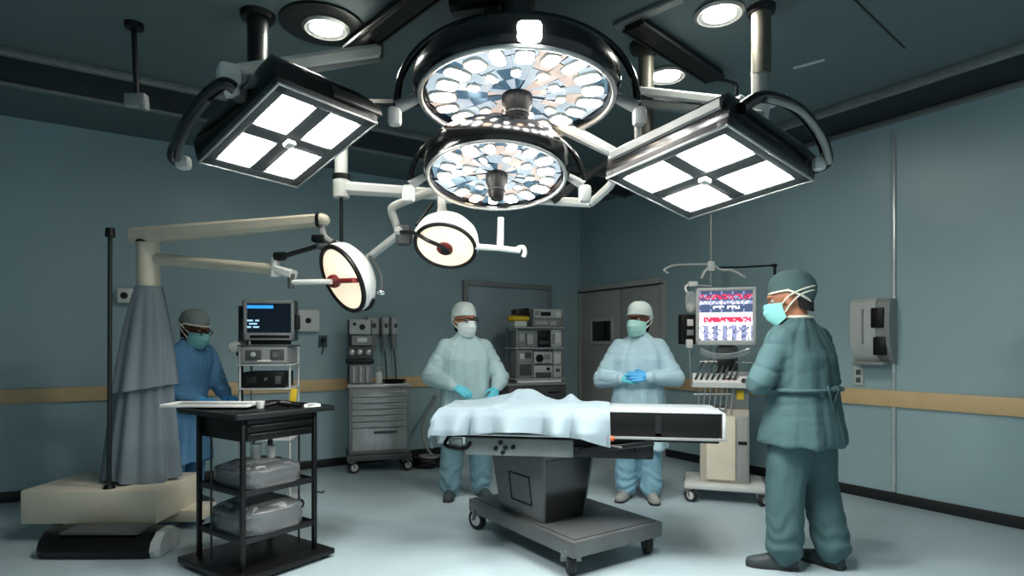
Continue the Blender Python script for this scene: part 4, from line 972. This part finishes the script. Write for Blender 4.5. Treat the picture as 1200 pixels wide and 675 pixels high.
def screen(M, x0, x1, z0, z1, y, nx, nz, fn, mats, parent):
    mb = MB(M)
    for i in range(nx):
        for j in range(nz):
            mb.mi = fn(i/nx, j/nz, i, j)
            a = x0+(x1-x0)*i/nx; b = x0+(x1-x0)*(i+1)/nx; c = z0+(z1-z0)*j/nz; d = z0+(z1-z0)*(j+1)/nz
            mb.add([(a, y, c), (b, y, c), (b, y, d), (a, y, d)], [(0, 1, 2, 3)])
    bmesh.ops.remove_doubles(mb.bm, verts=list(mb.bm.verts), dist=1e-5)
    return obj('screen', mb, mats, parent, recalc=True)
mz0 = 1.35
o = thing('computer_monitor', 'dark screen with blue bar in a grey frame on top of the slim trolley', 'monitor', MT @ Vector((0, 0, mz0)))
obj('case', MB(MT).box2(-.205, .19, -.02, .14, mz0+.03, mz0+.36, .015), m_dgrey, o)
mb = MB(MT); x0, x1, z0, z1 = -.185, .195, mz0+.035, mz0+.355
mb.box2(x0, x1, -.05, -.015, z1-.03, z1, .006).box2(x0, x1, -.05, -.015, z0, z0+.06, .006).box2(x0, x0+.022, -.05, -.015, z0, z1, .006).box2(x1-.022, x1, -.05, -.015, z0, z1, .006)
obj('bezel', mb, m_grey, o)
def f1(u, v, i, j):
    if .8 < v < .93 and u < .55: return 1
    if u < .26 and j in (3, 5, 7) and (i+j) % 5: return 2
    return 0
screen(MT, x0+.022, x1-.022, z0+.06, z1-.03, -.03, 22, 18, f1, [m_scr, m_scrb, m_scrl], o)
obj('button_strip', MB(MT).box2(x0+.05, x1-.03, -.054, -.045, z0+.018, z0+.04, .003), m_black, o)
obj('stand', MB(MT).box2(-.14, .14, -.02, .12, mz0+.002, mz0+.035, .006), m_black, o)
obj('speaker_pod', MB(MT).box2(.195, .225, -.02, .05, mz0+.12, mz0+.24, .008), m_dark, o)
obj('deck_tie', MB(MT).box2(-.2, .2, -.15, .16, mz0-.013, mz0, .004), m_dgrey, r)
def device(M, x0, x1, y0, y1, z0, z1, label, body, panels, name='recorder', cat='device', group=None):
    """box instrument with knobs, windows and feet on its front (y0) face"""
    o = thing(name, label, cat, M @ Vector(((x0+x1)/2, (y0+y1)/2, z0)), group)
    obj('case', MB(M).box2(x0, x1, y0, y1, z0+.006, z1, .006), body, o)
    mb = MB(M)
    for a in (x0+.02, x1-.02):
        for b in (y0+.02, y1-.02): mb.cyl((a, b, z0+.0005), (a, b, z0+.009), .01, None, 10)
    obj('feet', mb, m_black, o)
    w, h = x1-x0, z1-z0
    for kind, u, v, a, b, m in panels:
        cx, cz = x0+u*w, z0+v*h
        if kind == 'w': obj('panel', MB(M).box((cx, y0, cz), (a*w, .012, b*h), None, .003), m, o)
        else: obj('knob', MB(M).lathe([(0, 0), (a*h*.5, 0), (a*h*.5, .014), (a*h*.36, .02), (0, .02)], Matrix.Translation((cx, y0+.002, cz)) @ Matrix.Rotation(PI/2, 4, 'X'), 16), m, o)
    return o
device(MT, -.172, .172, -.15, .14, 1.20, 1.333, 'grey recorder with knobs and small windows directly under the blue-lit screen', m_grey,
       [('w', .27, .52, .34, .6, m_dgrey), ('k', .27, .56, .3, 0, m_lgrey), ('w', .78, .55, .3, .62, m_dgrey), ('w', .78, .55, .2, .35, m_lgrey), ('w', .5, .2, .3, .12, m_white)])
device(MT, -.16, .15, -.14, .14, 1.015, 1.14, 'black box with a small knob on the second shelf of the slim trolley', m_black,
       [('k', .55, .55, .25, 0, m_dgrey), ('w', .2, .5, .25, .4, m_dark), ('w', .84, .5, .15, .5, m_dgrey)])
mb = MB(MT)
for i in range(3): mb.cyl((-.1+.09*i, 0, .622), (-.1+.09*i, 0, .80), .03, .03, 16)
o = None
for i in range(3):
    Tb = MT @ Matrix.Translation((-.1+.095*i, -.03, .621))
    o = thing('bottle', 'clear bottle, %s of three on the low shelf of the slim trolley' % ('leftmost', 'middle one', 'rightmost')[i], 'bottle', Tb.translation, 'bottles on the slim trolley')
    obj('body', MB(Tb).lathe([(.0, 0), (.033, .002), (.035, .12), (.02, .155), (.014, .165), (.014, .18), (0, .18)], None, 20), m_clear, o)
    obj('cap', MB(Tb).lathe([(.017, .175), (.017, .2), (0, .2)], None, 16), m_white, o)
o = thing('yellow_tag', 'yellow tag hanging at the right side of the slim trolley', 'tag', MT @ Vector((.21, -.14, .95)))
obj('card', MB(MT).box((.215, -.145, .95), (.05, .012, .12), Matrix.Rotation(.12, 3, 'Y'), .004), m_yellow, o)
obj('string', MB(MT).cyl((.205, -.145, 1.0), (.2, -.13, 1.012), .004, None, 6), m_dark, o)

# ------------------------------------------------------------------ drawer cart by the back wall
DM = frame((P(443, 0, 6.5).x, 6.5, 0), .30)
r = thing('drawer_cart', 'grey metal drawer cart on castors against the back wall', 'drawer cart', DM.translation)
obj('body', MB(DM).box2(-.31, .31, -.20, .22, .20, .90, .01), m_satin, r)
obj('top', MB(DM).box2(-.325, .325, -.225, .235, .90, .935, .008), m_steel, r)
z_ = .86
for i in range(6):
    h_ = .064; dw = obj('drawer', MB(DM).box2(-.28, .28, -.222, -.20, z_-h_+.006, z_, .005), m_steel, r); obj('handle', MB(DM).box2(-.26, .26, -.245, -.22, z_-.014, z_-.002, .004), m_lgrey, dw); z_ -= h_
dw = obj('drawer', MB(DM).box2(-.28, .28, -.222, -.20, .24, z_-.004, .006), m_steel, r); obj('handle', MB(DM).box2(-.06, .18, -.24, -.22, z_-.06, z_-.035, .005), m_dgrey, dw)
obj('bumper', MB(DM).box2(-.335, .335, -.24, .24, .135, .20, .012), m_dgrey, r)
for a in (-1, 1):
    for b in (-1, 1): caster(r, DM @ Vector((a*.28, b*.17, 0)), .06, .14, .6, m_rubber, m_lgrey, .04)
# anaesthesia unit standing on it
o = thing('anaesthesia_unit', 'tall stacked anaesthesia unit with gauges on the left of the drawer cart', 'anaesthesia unit', DM @ Vector((-.2, 0, .935)))
obj('backboard', MB(DM).box2(-.32, -.06, .06, .10, .936, 1.62, .006), m_dgrey, o)
def gp(x0, x1, z0, z1, m, y0=-.06): return obj('module', MB(DM).box2(x0, x1, y0, .07, z0, z1, .008), m, o)
k = gp(-.30, -.08, 1.46, 1.62, m_lgrey); obj('gauge', MB(DM).lathe([(0, 0), (.03, 0), (.03, .02), (0, .02)], Matrix.Translation((-.17, -.06, 1.54)) @ Matrix.Rotation(PI/2, 4, 'X'), 18), m_black, k); obj('gauge', MB(DM).lathe([(0, 0), (.018, 0), (.018, .015), (0, .015)], Matrix.Translation((-.25, -.06, 1.57)) @ Matrix.Rotation(PI/2, 4, 'X'), 14), m_black, k)
k = gp(-.28, -.07, 1.34, 1.45, m_grey); obj('label_plate', MB(DM).box((-.17, -.062, 1.4), (.1, .012, .05), None, .003), m_white, k)
k = gp(-.33, -.06, 1.20, 1.33, m_dgrey, -.09)
for a in (-.28, -.2, -.11): obj('gauge', MB(DM).lathe([(0, 0), (.028, 0), (.03, .03), (.02, .035), (0, .035)], Matrix.Translation((a, -.09, 1.27)) @ Matrix.Rotation(PI/2, 4, 'X'), 16), m_steel, k)
gp(-.34, -.05, 1.15, 1.195, m_black, -.12)
k = gp(-.30, -.07, .937, 1.145, m_grey, -.08)
for a in (-.26, -.19, -.12): obj('flow_tube', MB(DM).cyl((a, -.095, .95), (a, -.095, 1.12), .014, None, 12), m_lgrey, k)
Tb = DM @ Matrix.Translation((-.0, -.1, .936))
o = thing('bottle', 'white pump bottle on the drawer cart top beside the anaesthesia unit', 'bottle', Tb.translation)
obj('body', MB(Tb).lathe([(0, 0), (.035, .002), (.037, .10), (.03, .12), (.012, .13), (0, .13)], None, 20), m_white, o)
obj('pump', MB(Tb).cyl((0, 0, .128), (0, 0, .17), .008, None, 10).bar((-.005, 0, .17), (.04, 0, .168), .014, .01), m_lgrey, o)
o = thing('black_mat', 'black curved bowl lying on the right of the drawer cart top', 'bowl', DM @ Vector((.16, 0, .936)))
o.name = 'kidney_bowl'; ROOT['kidney_bowl'] = ROOT['black_mat']
obj('bowl', MB(DM @ Matrix.Translation((.17, -.03, .936))).lathe([(.0, 0), (.10, .001), (.13, .03), (.125, .032), (.095, .008), (0, .008)], Matrix.Scale(1.0, 4) @ Matrix.Diagonal((1, .8, 1, 1)), 28), m_black, o)
obj('bowl_rim', MB(DM @ Matrix.Translation((.17, -.03, .936))).tube([(.13*math.cos(a*PI/16), .104*math.sin(a*PI/16), .031) for a in range(32)], .005, 6, True), m_dark, o)
# suction canisters on the wall
rails = []
for i, (pa, pb) in enumerate(((425, 442), (443, 453), (454, 464))):
    s_ = back_s((pa+pb)/2); dd = C0.y-.547*s_; w_ = (pb-pa)/F*dd*.86
    M = wall_frame_back((pa+pb)/2, EYE-(390-HZ)/F*dd)
    o = thing('suction_canister', '%s of three grey suction canisters on the wall above the drawer cart' % ('leftmost, widest', 'middle', 'rightmost')[i], 'canister', M.translation, 'wall suction canisters')
    obj('backplate', MB(M).box((0, -.012, .06), (w_*.9, .024, .2), None, .006), m_dgrey, o)
    obj('head', MB(M).box((0, -.07, .08), (w_, .1, .2), None, .02), m_lgrey, o)
    obj('jar', MB(M).lathe([(0, -.20), (w_*.36, -.198), (w_*.40, -.06), (w_*.40, -.02), (0, -.02)], Matrix.Translation((0, -.07, 0)), 20), m_grey, o)
    obj('valve', MB(M).box((0, -.125, .08), (w_*.4, .02, .05), None, .006), m_dgrey, o)
    if i: obj('hose', MB(M).tube(spline([(0, -.07, -.19), (.01, -.08, -.32), (.03, -.06, -.5), (.05, -.06, -.68)]), .009, 8), m_dgrey, o)
# hose on the floor
c_ = Vector((P(500, 0, 6.55).x, 6.55, 0))
r = thing('coiled_hose', 'black and pale coiled hose on the floor right of the drawer cart', 'hose', c_)
pts = []
for k in range(90):
    a = k*2*PI/22; q = .13-.012*math.sin(k*.4); pts.append(c_+Vector((q*math.cos(a), q*.7*math.sin(a), .025+.022*(k/22))))
obj('coil', MB().tube(pts, .022, 8), m_black, r)
pts = [c_+Vector((.105*math.cos(k*2*PI/24)+.03, .075*math.sin(k*2*PI/24)-.01, .115+.012*(k/24))) for k in range(40)]
obj('pale_coil', MB().tube(pts, .013, 8), m_grey, r)
s2 = back_s(508); e2 = C0-ux*s2-uy*.03
obj('riser', MB().tube(spline([c_+Vector((.05, .06, .12)), c_+Vector((-.06, .12, .3)), c_+Vector((-.06, .2, .5)), c_+Vector((.02, .28, .66)), Vector((e2.x, e2.y, .72))]), .016, 8), m_grey, r)

# ------------------------------------------------------------------ cabinet and equipment rack near the corner
FM = frame((P(624, 0, 7.38).x, 7.38, 0), .36)
r = thing('low_cabinet', 'low grey cabinet behind the table in the corner under the equipment rack', 'cabinet', FM.translation)
obj('carcass', MB(FM).box2(-.40, .36, -.2, .2, .06, .86, .008), m_dgrey, r)
obj('plinth', MB(FM).box2(-.38, .34, -.17, .19, .0, .06), m_black, r)
obj('top', MB(FM).box2(-.415, .375, -.215, .21, .86, .89, .008), m_grey, r)
for i in range(2):
    x0 = -.395+i*.378; dw = obj('drawer', MB(FM).box2(x0, x0+.37, -.222, -.2, .64, .85, .006), m_dgrey, r); obj('handle', MB(FM).box2(x0+.12, x0+.27, -.24, -.22, .77, .785, .005), m_black, dw)
    dw = obj('door', MB(FM).box2(x0, x0+.37, -.222, -.2, .08, .63, .006), m_dgrey, r); obj('handle', MB(FM).box2(x0+.16, x0+.18, -.24, -.22, .42, .56, .005), m_black, dw)
r = thing('equipment_rack', 'tall open steel rack on the low cabinet in the corner holding instruments', 'rack', FM @ Vector((0, 0, .89)))
for x_ in (-.27, .34):
    for y_ in (-.16, .16): obj('upright', MB(FM).box2(x_-.012, x_+.012, y_-.012, y_+.012, .891, 1.80 if x_ > 0 else 1.552, .003), m_satin, r)
SHZ = (.945, 1.315, 1.565)
for z_ in SHZ: obj('shelf', MB(FM).box2(-.30, .36, -.18, .18, z_-.014, z_, .003), m_lgrey, r)
def dev(x0, x1, z0, h, label, body, panels, name='instrument', y0=-.16): return device(FM, x0, x1, y0, .14, z0, z0+h, label, body, panels, name, 'instrument', 'instruments on the corner rack')
zb = .945
dev(-.255, -.06, zb, .34, 'tall grey unit with white window on the lowest rack shelf at left', m_grey, [('w', .5, .3, .8, .4, m_dgrey), ('w', .28, .78, .3, .2, m_white), ('w', .68, .82, .4, .2, m_dgrey)])
dev(-.045, .20, zb, .155, 'grey unit with dark lower panel at the bottom middle of the corner rack', m_lgrey, [('w', .5, .25, .85, .4, m_dgrey), ('k', .75, .72, .26, 0, m_black)])
dev(-.045, .20, zb+.155, .165, 'pale unit with one large dark knob in the middle of the corner rack', m_lgrey, [('k', .28, .52, .6, 0, m_black), ('w', .7, .6, .35, .4, m_grey), ('w', .5, .1, .9, .12, m_dgrey)])
dev(.215, .322, zb, .155, 'small narrow unit with dark dial at the bottom right of the corner rack', m_lgrey, [('w', .5, .6, .5, .25, m_dgrey)])
dev(.215, .322, zb+.155, .165, 'plain pale narrow unit at the right of the corner rack, middle height', m_lgrey, [('w', .5, .5, .7, .7, m_white)])
zb = 1.315
dev(-.255, .00, zb, .2, 'grey unit with cluttered left panel on the middle rack shelf', m_grey, [('w', .2, .6, .2, .4, m_lgrey), ('w', .62, .5, .3, .6, m_lgrey), ('w', .42, .5, .06, .8, m_dgrey)])
dev(.005, .17, zb, .205, 'black unit with two dark bars on the middle rack shelf', m_black, [('w', .5, .75, .8, .25, m_dark), ('w', .5, .3, .8, .2, m_dgrey)])
dev(.18, .325, zb, .215, 'pale unit with white square front on the right of the middle rack shelf', m_lgrey, [('w', .65, .55, .5, .6, m_white), ('w', .2, .5, .2, .6, m_grey)])
zb = 1.565
dev(-.06, .325, zb, .10, 'flat grey unit on the top rack shelf with a paler unit resting on it', m_grey, [('w', .7, .5, .2, .5, m_lgrey), ('w', .3, .5, .4, .3, m_lgrey)])
dev(-.05, .325, zb+.10, .12, 'flat pale unit with a black slot, topmost at the right of the rack', m_lgrey, [('w', .42, .5, .36, .4, m_black), ('w', .88, .5, .16, .6, m_white), ('w', .12, .6, .15, .4, m_grey)])
Y = FM @ Matrix.Translation((-.22, -.05, 1.565))
o = thing('yellow_camera_unit', 'yellow and black instrument sitting on the top left of the corner rack', 'instrument', Y.translation)
obj('base_block', MB(Y).box((0, -.03, .035), (.16, .18, .065), None, .01), m_white, o)
obj('yellow_shell', MB(Y).loft([[(a*k, b*k-.04, z) for a, b in ((-.15, -.05), (-.1, -.1), (.1, -.1), (.13, -.02), (.1, .1), (-.12, .08))] for k, z in ((.8, .068), (1, .085), (1, .12), (.7, .14))]), m_yellow, o)
obj('black_block', MB(Y).box((.02, -.05, .16), (.19, .14, .12), Matrix.Rotation(-.12, 3, 'Y'), .015), m_black, o)
c = FM @ Vector((.05, -.195, .891))
o = obj('folded_towel', MB(FM).box2(-.28, .3, -.215, -.178, .891, .925, .012), m_paper, None, c); tag(o, 'white folded towel along the front edge of the low cabinet top', 'towel')

# ------------------------------------------------------------------ patient monitor tower on the right
QM = frame((P(848, 0, 5.25).x, 5.25, 0), -.30)
r = thing('monitor_tower', 'wheeled beige equipment tower carrying the large colour monitor', 'equipment tower', QM.translation)
obj('base', MB(QM).box2(-.33, .33, -.24, .28, .115, .165, .015), m_lgrey, r)
for a in (-1, 1):
    for b in (-1, 1): caster(r, QM @ Vector((a*.29, b*.21+.02, 0)), .055, .125, .8*a, m_rubber, m_lgrey, .04)
obj('column', MB(QM).box2(-.20, .20, -.14, .2, .165, .80, .01), m_beige, r)
obj('front_cover', MB(QM).box2(-.15, .09, -.165, -.135, .19, .74, .02), m_cream, r)
obj('side_cover', MB(QM).box2(.10, .19, -.155, -.135, .19, .74, .008), m_grey, r)
obj('cover_slot', MB(QM).box2(.11, .18, -.160, -.15, .50, .53, .003), m_black, r)
obj('upper_column', MB(QM).box2(.02, .20, -.10, .18, .80, 1.12, .008), m_satin, r)
obj('neck', MB(QM).box2(-.06, .12, .0, .14, 1.06, 1.328, .01), m_dgrey, r)
mb = MB(QM)
for i in range(7):
    x_ = -.22+.045*i; mb.cyl((x_, -.15, .76), (x_+.02, -.17, 1.0), .007, None, 8)
mb.tube([(-.25, -.16, .92), (.05, -.16, .93)], .008, 8); mb.tube([(-.24, -.15, .80), (.0, -.15, .80)], .008, 8)
obj('rod_basket', mb, m_steel, r)
obj('shelf', MB(QM).box2(-.27, .26, -.22, .12, .985, 1.0, .004), m_lgrey, r)
obj('white_console', MB(QM).loft([[(x, -.22, 1.0), (x, -.23, 1.03), (x, -.05, 1.10), (x, -.05, 1.0)] for x in (-.26, .25)]), m_white, r)
mb = MB(QM)
for i in range(8):
    x_ = -.24+.045*i; mb.cyl((x_, -.19, 1.045), (x_+.07, -.03, 1.20), .010, .008, 8)
mb.cyl((-.2, -.02, 1.20), (.24, -.02, 1.20), .009, None, 8)
obj('probe_holder', mb, m_chrome, r)
obj('console_knob', MB(QM).lathe([(0, 0), (.022, 0), (.02, .03), (0, .03)], Matrix.Translation((.15, -.2, 1.04)) @ Matrix.Rotation(PI/2.6, 4, 'X'), 14), m_black, r)
obj('console_strip', MB(QM).box2(-.02, .1, -.175, -.155, 1.058, 1.066), m_red, r)
obj('yellow_label', MB(QM).box2(.1, .16, -.115, -.095, .88, .96, .004), m_yellow, r)
mb = MB(QM); mb.grid(lambda u, v: (-.2+.4*u, -.16+.24*v, 1.225+.05*(2*u-1)**2+.05*(2*v-1)**2), 14, 10, .006); obj('clear_tray', mb, m_clear, r)
obj('tray_post', MB(QM).box2(-.05, .09, -.07, .1, 1.14, 1.23, .006), m_black, r)
o = thing('patient_monitor', 'large grey monitor with red, white and blue readouts on the wheeled tower', 'monitor', QM @ Vector((0, 0, 1.33)))
obj('back_shell', MB(QM).loft([[(a, b, c) for a, c in ((-.2*k+.03, 1.60-.22*k), (.2*k+.06, 1.60-.22*k), (.2*k+.06, 1.60+.23*k), (-.2*k+.03, 1.60+.23*k))] for k, b in ((1.05, .0), (1.05, .16), (.8, .32), (.7, .34))]), m_grey, o)
x0, x1, z0, z1 = -.235, .265, 1.345, 1.85
mb = MB(QM); mb.box2(x0, x1, -.05, .0, z1-.03, z1, .01).box2(x0, x1, -.05, .0, z0, z0+.045, .01).box2(x0, x0+.03, -.05, .0, z0, z1, .01).box2(x1-.03, x1, -.05, .0, z0, z1, .01)
obj('bezel', mb, m_lgrey, o)
def f2(u, v, i, j):
    rnd = random.Random(i*131+j*17)
    if v < .30: return 1 if (i % 6 in (0, 1, 2) and rnd.random() < .8) else (4 if rnd.random() < .75 else 0)
    if v < .34: return 1
    if v < .46: return 2 if (.08 < u < .96 and rnd.random() < .82) else 3
    if v < .53: return 3
    if v < .56: return 1
    if .62 < v < .70: return 1 if rnd.random() < .5 and .2 < u < .85 else 0
    if .72 < v < .78: return 1 if rnd.random() < .45 else 4
    if .82 < v < .93: return 2 if rnd.random() < .38 else (5 if rnd.random() < .6 else 4)
    return 4 if i % 7 == 0 else 0
screen(QM, x0+.03, x1-.03, z0+.045, z1-.03, -.025, 34, 30, f2, [m_mon0, m_mon1, m_mon2, m_mon3, m_mon4, m_mon5], o)
obj('swivel', MB(QM).cyl((.03, .07, 1.33), (.03, .07, 1.39), .07, .09, 20), m_black, o)
# drip stand behind it
ip = Vector((P(833, 0, 5.80).x, 5.80, 0))
r = thing('drip_stand', 'thin steel drip stand with hooked arms rising behind the large colour monitor', 'drip stand', ip)
obj('pole', MB().cyl(ip+Vector((0, 0, .1)), (ip.x, ip.y, P(0, 250, 5.80).z), .012, .009, 12), m_steel, r)
mb = MB()
for k in range(5):
    a = k*2*PI/5+.3; mb.bar(ip+Vector((0, 0, .11)), ip+Vector((.24*math.cos(a), .24*math.sin(a), .065)), .035, .03, .025, .02)
obj('star_base', mb, m_satin, r)
for k in range(5):
    a = k*2*PI/5+.3; caster(r, ip+Vector((.22*math.cos(a), .22*math.sin(a), 0)), .024, .07, a, m_rubber, m_grey, .02)
q = lambda px, py: P(px, py, 5.80)
obj('collar', MB().box(q(833, 312), (.07, .05, .1), None, .015), m_white, r)
mb = MB(); mb.tube(spline([q(833, 310), q(806, 310), q(790, 311), q(782, 314), q(778, 317), q(783, 320)]), .011, 8); obj('hook_arm', mb, m_lgrey, r)
mb = MB(); mb.tube([q(833, 314), q(870, 313), q(906, 311)], .010, 8); obj('hook_arm', mb, m_dark, r)
mb = MB(); mb.box(q(907, 311), (.06, .03, .03), None, .01).cyl(q(908, 311), q(908, 322), .014, None, 10); obj('hook_end', mb, m_black, r)
mb = MB(); mb.tube(spline([q(834, 310), q(845, 316), q(858, 317), q(873, 325)]), .012, 8); obj('hook_arm', mb, m_white, r)
mb = MB(); mb.tube(spline([q(833, 312), q(826, 318), q(822, 326)]), .012, 8); obj('hook_arm', mb, m_white, r)
mb = MB(); mb.tube([q(833, 336), P(806, 334, 5.5)], .012, 8).tube(spline([P(806, 334, 5.5), P(803, 337, 5.5), P(805, 343, 5.48)]), .010, 8).box(P(812, 333, 5.5), (.09, .04, .05), None, .012); obj('bag_arm', mb, m_white, r)
mb = MB(); mb.tube([q(833, 388), P(806, 388, 5.5)], .012, 8).box(q(833, 388), (.05, .05, .05), None, .01); obj('pump_arm', mb, m_dgrey, r)
BG = P(810, 352, 5.46)
o = thing('drip_bag', 'clear drip bag hanging left of the large colour monitor above the black pump', 'drip bag', BG)
obj('bag', MB(Matrix.Translation(BG)).loft([[(a*.055*k, b*.022*k2, z) for a, b in [(math.cos(t*PI/9), math.sin(t*PI/9)) for t in range(18)]] for k, k2, z in ((.3, .3, .085), (.8, .5, .07), (1, .9, .03), (1, 1, -.05), (.75, .8, -.095), (.25, .3, -.115))]), m_clear, o)
obj('hanger_loop', MB().tube([BG+Vector((.0, 0, .08)), P(805, 343, 5.48)], .004, 6), m_lgrey, o)
obj('fluid', MB(Matrix.Translation(BG)).ell((0, 0, -.07), (.045, .016, .05)), m_white, o)
PG = P(807, 386, 5.42)
o = thing('infusion_pump', 'black infusion pump with two white labels below the clear drip bag', 'infusion pump', PG)
obj('case', MB().box(PG, (.17, .09, .27), None, .012), m_black, o)
obj('label_plate', MB().box(PG+Vector((0, -.046, .06)), (.055, .006, .06), None, .003), m_white, o)
obj('display', MB().box(PG+Vector((.0, -.046, -.03)), (.06, .006, .05), None, .003), m_grey, o)
obj('tube_clamp', MB().box(PG+Vector((-.01, -.05, -.13)), (.06, .05, .08), None, .012), m_white, o)
obj('drip_line', MB().tube(spline([PG+Vector((-.01, -.05, -.16)), PG+Vector((-.0, -.05, -.35)), PG+Vector((.01, -.06, -.5)), PG+Vector((.08, -.1, -.56))]), .005, 6), m_clear, o)
